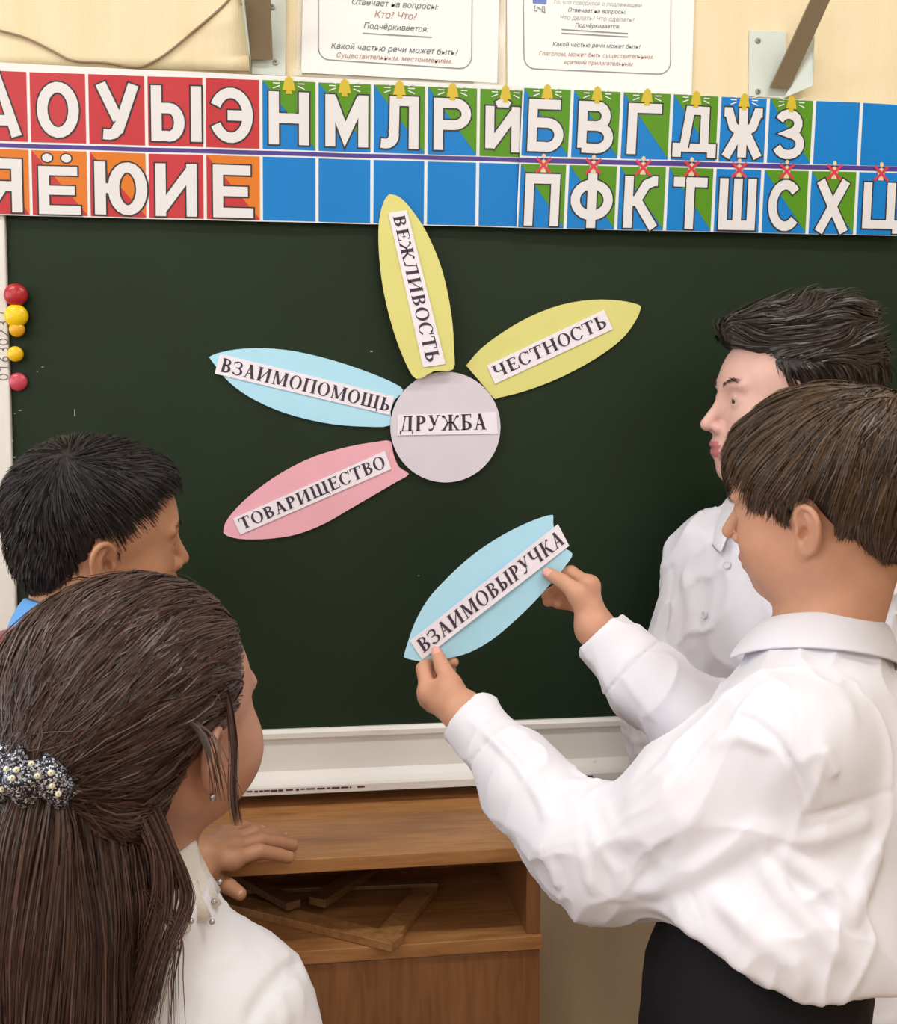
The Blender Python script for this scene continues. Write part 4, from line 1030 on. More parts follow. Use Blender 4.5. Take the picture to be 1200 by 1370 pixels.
m_shirt = mat('white_cotton', srgb(226, 224, 233), .75, .25, sheen=.15, bump=(1400, .12, .0004))
m_button = mat('pearl_button', srgb(214, 210, 220), .3, .5)
m_black = mat('black_trouser_cloth', srgb(20, 19, 24), .8, .2)
m_shoe = mat('black_shoe_leather', srgb(22, 20, 20), .35, .5)
m_nail = mat('nail', srgb(222, 160, 150), .3, .5)

# =============================================================== 1. the boy in front, putting up the petal
def build_front_boy():
    who = thing('person', 'boy with brown bowl-cut hair in a white shirt and black trousers, holding the blue petal', 'person', group=None)
    skin = skin_mat('tan_skin', srgb(203, 150, 122), srgb(178, 100, 90))
    H = Head(P(1104, 668, 1.15), radians(137), nod=radians(-3), tilt=radians(13), scale=1.0, mouth_open=.6)
    NB = P(1098, 862, 1.17)
    LS, RS = P(1052, 1000, 1.05), P(1128, 925, 1.30)
    PEL = P(1020, 1290, 1.13)
    T = Torso(LS, RS, NB, PEL, girth=1.0, depth=1.0)
    LE, LW = P(806, 1163, 1.13), P(620, 953, 1.268)
    RE, RW = P(955, 995, 1.30), P(797, 841, 1.358)
    dL, dR = unit(LW-LE), unit(RW-RE)
    lh = hand_sdf((LW+dL*.002, .0215), [(P(600, 920, 1.290), .0135), (P(574, 926, 1.306), .0115), (P(575, 932, 1.320), .0115), (P(581, 938, 1.330), .0110), (P(589, 942, 1.338), .0100)],
        [[(P(612, 934, 1.286), .0150), (P(603, 914, 1.295), .0125), (P(592, 893, 1.307), .0092), (P(584.5, 873.5, 1.3185), .0072)],
         [(P(574, 926, 1.306), .0105), (P(566.5, 895, 1.320), .0088), (P(575, 881, 1.341), .0078), (P(590, 877, 1.344), .0068)],
         [(P(576, 932, 1.322), .0105), (P(571, 900, 1.345), .0088), (P(590, 887, 1.352), .0078), (P(606, 886, 1.346), .0070)],
         [(P(582, 938, 1.332), .0100), (P(578, 906, 1.360), .0085), (P(592, 895, 1.364), .0075), (P(603, 896, 1.356), .0068)],
         [(P(590, 942, 1.340), .0092), (P(588, 916, 1.370), .0074), (P(597, 907, 1.370), .0066), (P(604, 906, 1.363), .0060)]])
    rh = hand_sdf((RW+dR*.002, .0215), [(P(775, 797, 1.362), .0125), (P(788, 784, 1.382), .0115), (P(783, 796, 1.398), .0110), (P(781, 807, 1.408), .0105), (P(783, 816, 1.413), .0100)],
        [[(P(791, 815, 1.358), .0145), (P(775, 795, 1.360), .0125), (P(753, 778, 1.368), .0092), (P(734, 767, 1.3755), .0074)],
         [(P(788, 784, 1.382), .0105), (P(764, 766, 1.400), .0088), (P(750, 769, 1.403), .0078), (P(738, 774, 1.401), .0068)],
         [(P(783, 796, 1.398), .0105), (P(762, 789, 1.418), .0085), (P(746, 789, 1.416), .0075), (P(731, 796, 1.408), .0068)],
         [(P(781, 807, 1.408), .0100), (P(764, 799, 1.424), .0082), (P(749, 802, 1.420), .0072), (P(733, 805, 1.411), .0066)],
         [(P(783, 816, 1.413), .0092), (P(768, 811, 1.424), .0072), (P(757, 809, 1.420), .0064), (P(747, 809, 1.413), .0058)]])
    nb, nt = NB-T.u*.02, H.to_world(V3(0, -.022, -.055))
    def body(p):
        d = H.sdf(p)
        d = smin(d, capsule(p, nt, nb, .049, .053), .03)
        d = smin(d, T.sdf(p, -.008), .03)
        a = chain(p, [LS, LE, LW], [.042, .034, .0205], .01); b = chain(p, [RS, RE, RW], [.042, .034, .0205], .01)
        d = smin(d, smin(a, lh(p), .012), .02); d = smin(d, smin(b, rh(p), .012), .02)
        return d
    lo = np.min([NB, LS, RS, PEL, LE, LW, RW, H.c], 0)-.14; hi = np.max([NB, LS, RS, PEL, LE, LW, RW, H.c], 0)+.14
    pts = [P(540, 870, 1.34), P(720, 760, 1.42)]; lo = np.minimum(lo, np.min(pts, 0)-.03); hi = np.maximum(hi, np.max(pts, 0)+.03)
    sdf_object('body', body, lo, hi, .0026, skin, who, H.lip_mask)
    add_eyes(H, who)
    for tip, ip, dd in ((P(584.5, 873.5, 1.3185), P(592, 893, 1.307), 1.311), (P(734, 767, 1.3755), P(753, 778, 1.368), 1.368)):
        al = unit(tip-ip); vw = unit(CAM-tip); n = unit(vw-al*(vw@al)+V3(-.25, 0, .3)); nail(who, tip+al*.0005+n*.0072, n, al, .0047, .0058, m_nail)
    # shirt
    def sleeves(p, e=0.0):
        a = chain(p, [LS+T.r*.01, (LS*.55+LE*.45), LE*.94+LS*.06, LE*.85+LW*.15, LW*.5+LE*.5, LW-dL*.012], [.064, .062, .056, .053, .043, .0330], .03)
        b = chain(p, [RS-T.r*.01, RE*.94+RS*.06, RE*.85+RW*.15, RW*.5+RE*.5, RW-dR*.012], [.060, .052, .048, .042, .0345], .03)
        return a, b
    cutL, cutR = LW-dL*.010, RW-dR*.010
    def base(p):
        d = T.sdf(p, .016, .016)
        # the shirt blouses over the waistband
        d = smin(d, ell(p, PEL+T.u*.035-T.f*.01, (T.hw*.95+.035, .132, .075), T.R), .05)
        v = p-PEL; xx = v@V3(.99, -.136, 0); d = smax(d, -.006+.30*np.abs(xx+.010)-v@T.u, .006)
        a, b = sleeves(p)
        a = smax(a, plane_cut(p, cutL, dL), .003); b = smax(b, plane_cut(p, cutR, dR), .003)
        return smin(smin(d, a, .035), b, .03)
    C = lambda *pts: [cast(base, x, y) for x, y in pts]
    marks = [  # (polyline on the shirt, width, height): seams are grooves, folds are ridges
        (C((985, 955), (1010, 965), (1040, 990), (1062, 1025), (1075, 1060), (1078, 1090)), .0036, -.0038),
        (C((1078, 1092), (1110, 1085), (1150, 1075), (1195, 1058)), .0034, -.0032),
        (C((925, 1195), (938, 1230), (940, 1270), (936, 1295)), .0034, -.0030),
        (C((632, 965), (660, 990), (690, 1020), (730, 1080), (760, 1120)), 0.0048, 0.0050),
        (C((735, 1140), (742, 1165), (748, 1190)), 0.0048, 0.0088), (C((790, 1090), (800, 1125), (826, 1165), (832, 1200)), 0.0056, 0.0112),
        (C((775, 1110), (783, 1150), (792, 1190)), 0.0048, 0.0100), (C((812, 1085), (828, 1110), (850, 1135)), 0.0048, 0.0088),
        (C((840, 1080), (880, 1035), (910, 1010)), 0.0064, 0.0088), (C((770, 1095), (800, 1080), (820, 1082)), 0.0048, 0.0075),
        (C((760, 1060), (775, 1090), (772, 1120)), 0.0056, 0.0075), (C((715, 1040), (730, 1075), (735, 1100)), 0.0064, 0.0063),
        (C((830, 1130), (870, 1110), (930, 1090)), 0.0080, 0.0050), (C((850, 1200), (930, 1165), (1000, 1125), (1050, 1105)), 0.0096, 0.0063),
        (C((1035, 1135), (1070, 1160), (1110, 1190), (1150, 1240)), 0.0080, 0.0088), (C((1020, 1150), (1050, 1200), (1100, 1250), (1130, 1290)), 0.0088, 0.0088),
        (C((960, 1200), (1000, 1240), (1060, 1290), (1075, 1340)), 0.0088, 0.0100), (C((1045, 1125), (1100, 1120), (1170, 1095)), 0.0096, 0.0050),
        (C((1180, 1130), (1160, 1180), (1130, 1230)), 0.0096, 0.0075), (C((905, 1215), (920, 1250), (960, 1290)), 0.0080, 0.0075),
        (C((950, 1000), (990, 985), (1030, 1000)), 0.0056, 0.0063), (C((1100, 1000), (1120, 1040)), 0.0056, 0.0050),
        (C((970, 975), (950, 1000), (905, 1055)), 0.0048, 0.0050), (C((830, 900), (870, 950), (880, 962)), 0.0048, 0.0063)]
    cuffa = LE*.5+LW*.5
    def shirt(p):
        d = base(p)
        m = np.abs(d) < .04
        if m.any():
            q = p[m]; dd = d[m]
            el = np.exp(-(sph(q, LE, 0)/.09)**2)
            dd = dd-folds(q, .0060, 11, [(V3(.5, .1, 1), .30), (V3(1, .2, -.7), .35)], 2.0)-folds(q, .0022, 30, [(V3(.5, 0, 1), .3)], 5.0)-el*folds(q, .006, 20, [(np.cross(dL, V3(0, 1, 0)), .35)], 9)
            dd = dd-shade_marks(q, marks)
            # cuff seams
            for W, dd_, k in ((cutL, dL, .055), (cutR, dR, .055)):
                s_ = (q-W)@dd_; rr = np.linalg.norm(q-W, axis=1); dd = dd+np.where(rr < .09, .0016*np.exp(-((s_+k)/.0016)**2)-.0012*((s_ > -k) & (s_ < 0)), 0)
            d[m] = dd
        # neck opening, hollow cuffs, hem
        d = smax(d, -capsule(p, NB-T.u*.02, NB+T.u*.12-T.f*.0, .057, .062), .006)
        for W, dd_ in ((cutL, dL), (cutR, dR)): d = smax(d, -capsule(p, W-dd_*.030, W+dd_*.05, .0250), .002)
        return d
    sdf_object('shirt', shirt, lo-.03, hi+.03, .0028, m_shirt, who)
    # collar: a folded band round the neck
    def collar(par, m, NBp, ax_u, ax_f, ax_r, r_in, r_out, h_top, h_bot, open_=.42, tips=.020, n=40, tiltf=.012, name='collar', thick=.0016):
        mb = MB(); rows = []
        for i in range(n+1):
            a = -pi+open_+(2*pi-2*open_)*i/n                                   # 0 = back of the neck
            d = -ax_f*cos(a)+ax_r*sin(a); fr = (1-cos(a))/2                     # 0 at the back, 1 in front
            dr = (abs(a)/(pi-open_))**4
            top = NBp+d*r_in+ax_u*(h_top-tiltf*2*fr-.006*dr); fold = NBp+d*(r_in+.0045)+ax_u*(h_top+.002-tiltf*2*fr-.006*dr)
            bot = NBp+d*(r_out+.006*dr)+ax_u*(h_bot-tiltf*2*fr-tips*dr)+ax_f*.012*dr; inn = NBp+d*(r_in+.002)+ax_u*(h_bot-.012-tiltf*2*fr)
            midp = (fold+bot)/2+d*.004
            rows.append([inn, top, fold, midp, bot])
        for i in range(n):
            for k in range(4): mb.poly([rows[i][k], rows[i+1][k], rows[i+1][k+1], rows[i][k+1]])
        o = mb.weld().build(name, m, par, smooth=True); s_ = o.modifiers.new('solid', 'SOLIDIFY'); s_.thickness = thick; s_.offset = 0
        b = o.modifiers.new('sub', 'SUBSURF'); b.levels = 1; b.render_levels = 1; return o
    global make_collar; make_collar = collar
    collar(who, m_shirt, NB, unit(T.u*.9+T.f*.1-T.r*.05), T.f, T.r, .060, .079, .034, -.006, tips=.016)
    legs('trousers', PEL-T.u*.02, T, m_black, who, foot_y=-.06, shoe_m=m_shoe)
    # hair
    hm = hair_mat('brown_hair', srgb(30, 21, 16), srgb(94, 70, 48), .40, .35)
    hl = hairline([(-.14, -.085), (-.085, -.082), (-.055, -.070), (-.036, -.045), (-.028, -.012), (-.010, .022), (.006, .022), (.012, -.004), (.022, -.010), (.036, .000), (.042, .034), (.050, .052), (.066, .064), (.086, .068), (.12, .068)])
    def vol(q):
        d = ell(q, V3(0, -.012, .032), (.083, .108, .090))
        d = smin(d, ell(q, V3(0, .043, .046), (.066, .050, .048)), .03)
        d = smin(d, ell(q, V3(0, -.075, -.02), (.052, .036, .045)), .03)
        return d-.0035*vnoise(q*30)-.0012*vnoise(q*V3(110, 50, 50))
    def volw(p): return near(p, H.c, .17, lambda x: vol(H.to_local(x)))
    def cap(p): return near(p, H.c, .17, lambda x: smax(smax(vol(H.to_local(x))+.003, -hl(H.to_local(x))*.8, .004), -(H.local(H.to_local(x))+.004), .002))
    sdf_object('hair_cap', cap, H.c-.16, H.c+.16, .003, hm, who)
    who_w = V3(.005, -.088, .088)
    def flow(p, n):
        q = H.to_local(p); d = q-who_w; d[:, 2] -= .02; r = np.linalg.norm(d, axis=1, keepdims=True)
        sw = np.stack([-d[:, 1], d[:, 0], 0*d[:, 0]], 1)*.30*np.exp(-r/.06)
        d = d+sw; d = d+V3(0, 0, -1)*np.maximum(0, r-.06)*1.4
        d = d+V3(.0, .045, 0)*np.exp(-((q[:, 1:2]-.03)/.06)**2)*(q[:, 2:3] > .02)
        return d@H.R.T
    N = 9000
    roots = scalp_roots(H, volw, N, lambda q: (hl(q) > .004))
    ql = H.to_local(roots); dr = np.linalg.norm(ql-who_w, axis=1)
    ln = np.clip(.075-.02*(ql[:, 2] < -.01)-.030*(ql[:, 2] < -.03), .02, .09)*RNG.uniform(.6, 1.0, N)
    rem = hl(ql)+np.where(ql[:, 1] > .03, .018, .004)*RNG.uniform(.2, 1, N); ln = np.minimum(ln, np.maximum(rem*1.15, .01))
    cl = np.stack([vnoise(ql*38+k*11) for k in range(3)], 1)*.28@H.R.T+RNG.normal(0, .06, (N, 3))
    pp, nn = grow(volw, roots, flow, ln, 9, RNG.uniform(-.004, .000, N), RNG.uniform(-.003, .0025, N), jitter=cl*.11)
    pp, nn = keep_off_ears(H, pp, nn)
    ribbons('hair', pp, .0017, nn, hm, who, twist=.45)
    # fringe and the lock in front of the ear
    R_ = []; L_ = []
    for cx, n_, spread in ((0.0, 420, .055), (-.052, 240, .018), (.052, 60, .018)):
        x = cx+RNG.uniform(-spread, spread, n_); y = np.full(n_, .12) if cx == 0 else RNG.uniform(.026, .05, n_); z = .052+RNG.uniform(-.02, .01, n_)-(.022 if cx else 0)
        q = np.stack([x, y, z], 1)
        if cx: q[:, 0] = np.sign(cx)*.11
        p = H.to_world(q); c = H.to_world(V3(0, -.01, .03)); u = c-p; u /= np.linalg.norm(u, axis=1, keepdims=True)
        for _ in range(14): p = p+u*volw(p)[:, None]*.9
        R_.append(p); L_.append(RNG.uniform(.012, .030, n_)*(1 if cx == 0 else 1.05))
    R_ = np.concatenate(R_); L_ = np.concatenate(L_); q0 = H.to_local(R_); jit = (np.stack([vnoise(q0*55+k*5) for k in range(3)], 1)*.5)@H.R.T
    face = lambda p: H.sdf(p)
    def ff(p, n): return np.repeat((H.R@V3(-.15, .12, -1))[None], len(p), 0)+jit*.5
    pp, nn = grow(volw, R_, ff, L_, 9, RNG.uniform(-.002, .001, len(R_)), RNG.uniform(-.006, -.001, len(R_)))
    K = pp.shape[1]
    fl = pp.reshape(-1, 3); d = face(fl); g = grad(face, fl); fl = fl+g*np.maximum(.0025-d, 0)[:, None]; pp = fl.reshape(pp.shape)
    ribbons('fringe', pp, .0016, nn, hm, who, twist=.4)
    brows(H, who, hm)
    return who, T, H
front_boy, T1, H1 = build_front_boy()

# =============================================================== 2. the boy standing behind him by the board
def simple_shirt(name, who, T, NB, arms, m, e, hem_z, lo, hi, h=.005, amp=.006, neck_r=.056, marks=(), hem=.01, cuffs=True, back=(0, 0)):
    """arms: list of (shoulder, elbow, wrist, radii(5))"""
    def base(p):
        d = T.sdf(p, e, hem)
        for S, E_, W_, rr in arms:
            dW = unit(W_-E_); a = chain(p, [S, E_*.94+S*.06, E_*.85+W_*.15, W_*.5+E_*.5, W_-dW*.01], rr, .03)
            d = smin(d, smax(a, plane_cut(p, W_-dW*.006, dW), .003), .03)
        return d
    mk = [([cast(base, x, y) for x, y in pts], w, a) for pts, w, a in marks]
    def f(p):
        d = base(p); m_ = np.abs(d) < .04
        if m_.any():
            q = p[m_]; dd = d[m_]-folds(q, amp, 13, [(V3(.3, .1, 1), .35), (V3(1, .2, -.5), .4)], 2.0)-folds(q, amp*.5, 40, [(V3(.5, 0, 1), .3)], 5.0)
            d[m_] = dd-shade_marks(q, mk)
        d = smax(d, -capsule(p, NB-T.u*.02, NB+T.u*.12, neck_r, neck_r+.005), .006)
        for S, E_, W_, rr in arms:
            dW = unit(W_-E_); d = smax(d, -capsule(p, W_-dW*.03, W_+dW*.05, rr[-1]-.006), .002)
        return smax(d, hem_z-p[:, 2], .006)
    return sdf_object(name, f, lo, hi, h, m, who), f
def bounds(pts, pad): return np.min(pts, 0)-pad, np.max(pts, 0)+pad
def build_back_boy():
    who = thing('person', 'taller boy with dark tousled hair in a white shirt, behind the boy with the petal', 'person')
    skin = skin_mat('fair_skin', srgb(222, 176, 164), srgb(196, 118, 118))
    H = Head(P(1056, 538, 1.46), radians(176), nod=radians(3), tilt=radians(3), scale=1.03, noselen=.85, lids=.6)
    NB = P(1040, 680, 1.49); RS, LS = P(950, 748, 1.55), P(1185, 765, 1.43); PEL = P(1085, 1310, 1.50)
    T = Torso(LS, RS, NB, PEL, girth=1.05)
    RE, RW = P(884, 955, 1.54), P(905, 1100, 1.49); LE, LW = P(1215, 1000, 1.43), P(1190, 1190, 1.41)
    nt = H.to_world(V3(0, -.022, -.055)); dR, dL = unit(RW-RE), unit(LW-LE)
    def hang(W, d, out, inn):      # relaxed hand hanging from the wrist
        s_ = unit(np.cross(d, out)); pal = [(W+d*.075+s_*.03*k, .0115) for k in (-.9, -.3, .3, .9)]
        fg = [[(q, .0105), (q+d*.032+inn*.006, .0088), (q+d*.052+inn*.016, .0078), (q+d*.066+inn*.028, .0068)] for q, _ in pal]
        fg.append([(W+d*.02+s_*-.018, .014), (W+d*.048+s_*-.036, .011), (W+d*.072+s_*-.040+inn*.008, .0088), (W+d*.090+s_*-.036+inn*.014, .0074)])
        return hand_sdf((W, .0215), pal, fg)
    hr, hl_ = hang(RW, dR, T.r, -T.r*.3-T.f*0+T.f*.5), hang(LW, dL, -T.r, T.r*.3+T.f*.5)
    def body(p):
        d = smin(H.sdf(p), capsule(p, nt, NB-T.u*.02, .048, .052), .03); d = smin(d, T.sdf(p), .03)
        for S, E_, W_, hf in ((RS, RE, RW, hr), (LS, LE, LW, hl_)): d = smin(d, smin(chain(p, [S, E_, W_], [.042, .034, .0205], .01), hf(p), .012), .02)
        return d
    P_ = [NB, LS, RS, PEL, LE, LW, RE, RW, H.c, LW+dL*.1, RW+dR*.1]; lo, hi = bounds(P_, .14)
    sdf_object('body', body, lo, hi, .0034, skin, who, H.lip_mask); add_eyes(H, who)
    arms = [(RS-T.r*.01, RE, RW, [.060, .050, .047, .040, .034]), (LS+T.r*.01, LE, LW, [.060, .050, .047, .040, .034])]
    marks = [([(984, 700), (975, 740), (962, 780), (948, 820), (938, 860), (925, 920)], .0022, .002), ([(1000, 700), (992, 750), (980, 800)], .002, -.0015),
             ([(905, 700), (900, 760), (893, 820), (885, 900)], .003, -.003), ([(915, 760), (925, 820), (925, 880)], .009, .005), ([(870, 880), (885, 920), (900, 990)], .009, .007),
             ([(855, 960), (870, 990), (900, 1000)], .008, .006), ([(880, 860), (868, 900), (862, 940)], .008, .006), ([(935, 700), (950, 730), (955, 790)], .008, .003)]
    (o, V, F), base = simple_shirt('shirt', who, T, NB, arms, m_shirt, .018, P(1180, 1500, 1.5)[2], lo-.03, hi+.03, h=.0045, marks=marks, hem=.02)
    make_collar(who, m_shirt, NB, T.u, T.f, T.r, .058, .088, .034, -.010, open_=.55, tips=.026)
    for px, py in ((973, 756), (944, 823)):
        c = cast(base, px, py); n = grad(base, c[None])[0]; a = unit(np.cross(n, V3(0, 0, 1))); b_ = np.cross(n, a); mb = MB(); rings = [(.0052, .0022), (.0052, .0036), (.0040, .0040), (.0034, .0033), (0.0006, .0033)]
        R0 = [[c+n*z+(a*cos(t)+b_*sin(t))*r for t in np.linspace(0, 2*pi, 17)[:-1]] for r, z in rings]
        for i in range(len(R0)-1):
            for k in range(16): mb.poly([R0[i][k], R0[i][(k+1) % 16], R0[i+1][(k+1) % 16], R0[i+1][k]])
        mb.build('button', m_button, who, smooth=True)
    legs('trousers', PEL-T.u*.02, T, m_black, who, shoe_m=m_shoe)
    hm = hair_mat('dark_tousled_hair', srgb(24, 18, 17), srgb(66, 52, 46), .36, .45)
    hl = hairline([(-.14, -.085), (-.085, -.080), (-.055, -.065), (-.036, -.045), (-.028, -.012), (-.010, .022), (.006, .022), (.012, -.002), (.022, .004), (.036, .030), (.050, .050), (.064, .058), (.086, .066), (.12, .066)])
    def vol(q):
        d = ell(q, V3(0, -.014, .034), (.082, .105, .088)); d = smin(d, ell(q, V3(0, .050, .086), (.058, .042, .024)), .03)
        d = smin(d, ell(q, V3(0, -.045, .105), (.05, .05, .028)), .03)
        return d-.006*vnoise(q*22)-.003*vnoise(q*50)
    volw = lambda p: near(p, H.c, .18, lambda x: vol(H.to_local(x)))
    cap = lambda p: near(p, H.c, .18, lambda x: smax(smax(vol(H.to_local(x))+.004, -hl(H.to_local(x))*.8, .004), -(H.local(H.to_local(x))+.004), .002))
    sdf_object('hair_cap', cap, H.c-.17, H.c+.17, .0035, hm, who)
    def flow(p, n):
        q = H.to_local(p); w = np.stack([vnoise(q*24+k*9) for k in range(3)], 1)
        d = V3(-.1, -1.0, .25)+w*.9; s_ = (q[:, 2:3] < .05); d = np.where(s_, V3(0, -.55, -1)+w*.5, d)
        return d@H.R.T
    N = 6500; roots = scalp_roots(H, volw, N, lambda q: hl(q) > .002)
    ql = H.to_local(roots); ln = np.where(ql[:, 2] > .05, .060, .028)*RNG.uniform(.6, 1.1, N)
    free = RNG.uniform(0, .014, N)*(ql[:, 2] > .06)*(RNG.random(N) < .35)
    pp, nn = grow(volw, roots, flow, ln, 8, RNG.uniform(-.004, .001, N), RNG.uniform(-.002, .003, N)+free)
    pp, nn = keep_off_ears(H, pp, nn)
    ribbons('hair', pp, .0016, nn, hm, who, twist=.6)
    brows(H, who, hm, 150)
    return who
build_back_boy()

# =============================================================== 3. the boy at the left edge
def build_left_boy():
    who = thing('person', 'boy with short black hair, blue collar and burgundy jumper, one hand on the cabinet', 'person')
    skin = skin_mat('olive_skin', srgb(190, 138, 106), srgb(168, 96, 84))
    H = Head(P(132, 713, 1.25), radians(17), nod=radians(-2), tilt=radians(-15), scale=.94, noselen=.7)
    NB = P(108, 846, 1.24); RS, LS = P(2, 938, 1.13), P(140, 922, 1.37); PEL = V3(-.300, -.415, .80)
    T = Torso(LS, RS, NB, PEL, girth=.88)
    zt = ZT+.0025; tp = lambda x, y, h_: atz(x, y, zt+h_)
    LE, LW = V3(-.262, -.262, .985), tp(268, 1148, .026)
    RE, RW = P(-40, 1180, 1.17), P(40, 1300, 1.27)
    dL, dR = unit(LW-LE), unit(RW-RE)
    kn = [tp(312, 1150, .020), tp(312, 1136, .022), tp(308, 1125, .020), tp(302, 1117, .017)]
    tips = [tp(386, 1147, .0075), tp(391, 1131, .0075), tp(378, 1121, .0075), tp(349, 1112, .007)]
    fg = []
    for k, t, r in zip(kn, tips, (.0098, .0098, .0092, .0082)):
        fg.append([(k, r), (k*.55+t*.45+V3(0, 0, .009), r*.92), (k*.22+t*.78+V3(0, 0, .004), r*.83), (t, r*.76)])
    th = [(tp(272, 1165, .016), .014), (P(290, 1178, 1.335), .0115), (P(306, 1186, 1.315), .0095), (P(321, 1196, 1.305), .0078)]
    fg.append(th)
    lhf = hand_sdf((LW, .021), [(kn[0], .0112), (kn[1], .0115), (kn[2], .0108), (kn[3], .0100)], fg)
    nt = H.to_world(V3(0, -.022, -.055))
    def body(p):
        d = smin(H.sdf(p), capsule(p, nt, NB-T.u*.02, .049, .055), .03); d = smin(d, T.sdf(p), .03)
        d = smin(d, smin(chain(p, [LS, LE, LW], [.042, .034, .0205], .01), lhf(p), .012), .02)
        return smin(d, chain(p, [RS, RE, RW, RW+dR*.08], [.042, .034, .0205, .022], .01), .02)
    P_ = [NB, LS, RS, PEL, LE, LW, RE, RW, H.c, tips[1]]; lo, hi = bounds(P_, .14)
    sdf_object('body', body, lo, hi, .0028, skin, who, H.lip_mask); add_eyes(H, who)
    for t, k in list(zip(tips, kn))+[(th[3][0], th[2][0])]:
        al = unit(t-k); n = unit(V3(0, 0, 1)-al*al[2]) if t is not th[3][0] else unit(V3(.1, -.8, .6)-al*(V3(.1, -.8, .6)@al)); nail(who, t+al*.0005+n*(.0068 if t is not th[3][0] else .0074), n, al, .0040, .0048, m_nail)
    m_blue = mat('blue_shirt_cotton', srgb(92, 152, 216), .7, .25, bump=(1200, .1, .0004)); m_red = mat('burgundy_knit', srgb(112, 20, 32), .9, .15, sheen=.3, bump=(520, .5, .0012))
    arms_in = [(LS+T.r*.01, LE, LW-dL*.01, [.052, .043, .041, .034, .027]), (RS-T.r*.01, RE, RW, [.052, .043, .041, .034, .027])]
    simple_shirt('shirt', who, T, NB, [], m_blue, .007, PEL[2]-.05, lo-.02, hi+.02, h=.006, amp=.002, neck_r=.056)
    make_collar(who, m_blue, NB, unit(T.u), T.f, T.r, .058, .078, .034, -.014, tips=.012)
    def jumper_base(p):
        d = T.sdf(p, .017, .012)
        for S, E_, W_, rr in ((LS+T.r*.01, LE, LW-dL*.018, [.060, .050, .048, .040, .034]), (RS-T.r*.01, RE, RW, [.060, .050, .048, .040, .032])):
            dW = unit(W_-E_); a = chain(p, [S, E_*.94+S*.06, E_*.85+W_*.15, W_*.5+E_*.5, W_-dW*.01], rr, .03); d = smin(d, smax(a, plane_cut(p, W_, dW), .003), .03)
        return d
    def jumper(p):
        d = jumper_base(p); d = d-folds(p, .004, 12, [(V3(.3, .1, 1), .4), (V3(1, .2, -.5), .4)], 1.0)
        d = smax(d, -capsule(p, NB-T.u*.015+T.f*.01, NB+T.u*.12, .074, .09), .004)
        d = smax(d, -capsule(p, LW-dL*.05, LW+dL*.05, .0245), .002)
        return smax(d, (PEL[2]-.08)-p[:, 2], .006)
    sdf_object('jumper', jumper, lo-.03, hi+.03, .0045, m_red, who)
    legs('trousers', PEL-T.u*.02, T, m_black, who, foot_y=-.03, spread=.07, shoe_m=m_shoe)
    hm = hair_mat('black_hair', srgb(14, 11, 12), srgb(50, 42, 44), .5, .35)
    hl = hairline([(-.14, -.085), (-.090, -.080), (-.060, -.066), (-.040, -.056), (-.026, -.036), (-.012, .018), (.004, .022), (.010, -.004), (.020, -.014), (.030, .002), (.042, .032), (.052, .052), (.066, .064), (.12, .070)])
    def vol(q):
        d = ell(q, V3(0, -.012, .031), (.079, .100, .087)); d = smin(d, ell(q, V3(0, .052, .066), (.056, .036, .030)), .025)
        d = smin(d, ell(q, V3(0, -.060, -.028), (.062, .038, .046)), .03)
        return d-.0018*vnoise(q*30)-.001*vnoise(q*80)
    volw = lambda p: near(p, H.c, .17, lambda x: vol(H.to_local(x)))
    cap = lambda p: near(p, H.c, .17, lambda x: smax(smax(vol(H.to_local(x))+.003, -hl(H.to_local(x))*.8, .003), -(H.local(H.to_local(x))+.004), .002))
    sdf_object('hair_cap', cap, H.c-.17, H.c+.17, .003, hm, who)
    ww = V3(.028, -.044, .100)
    def flow(p, n):
        q = H.to_local(p); d = q-ww; r = np.linalg.norm(d, axis=1, keepdims=True); d = d+np.stack([-d[:, 1], d[:, 0], 0*d[:, 0]], 1)*.5*np.exp(-r/.05)
        d = d+V3(0, .3, -1)*np.maximum(0, r-.07)*.9
        return (d+r*.35*np.stack([vnoise(q*30+k*9) for k in range(3)], 1))@H.R.T
    N = 9500; roots = scalp_roots(H, volw, N, lambda q: hl(q) > .001)
    ql = H.to_local(roots); ln = np.where(ql[:, 2] > .04, .024, .015)*RNG.uniform(.6, 1.1, N); ln = np.minimum(ln, np.maximum(hl(ql)+.006, .007))
    pp, nn = grow(volw, roots, flow, ln, 6, RNG.uniform(-.003, -.0005, N), RNG.uniform(-.001, .0045, N)); pp, nn = keep_off_ears(H, pp, nn)
    ribbons('hair', pp, .0010, nn, hm, who, twist=.7)
    brows(H, who, hm, 90)
build_left_boy()

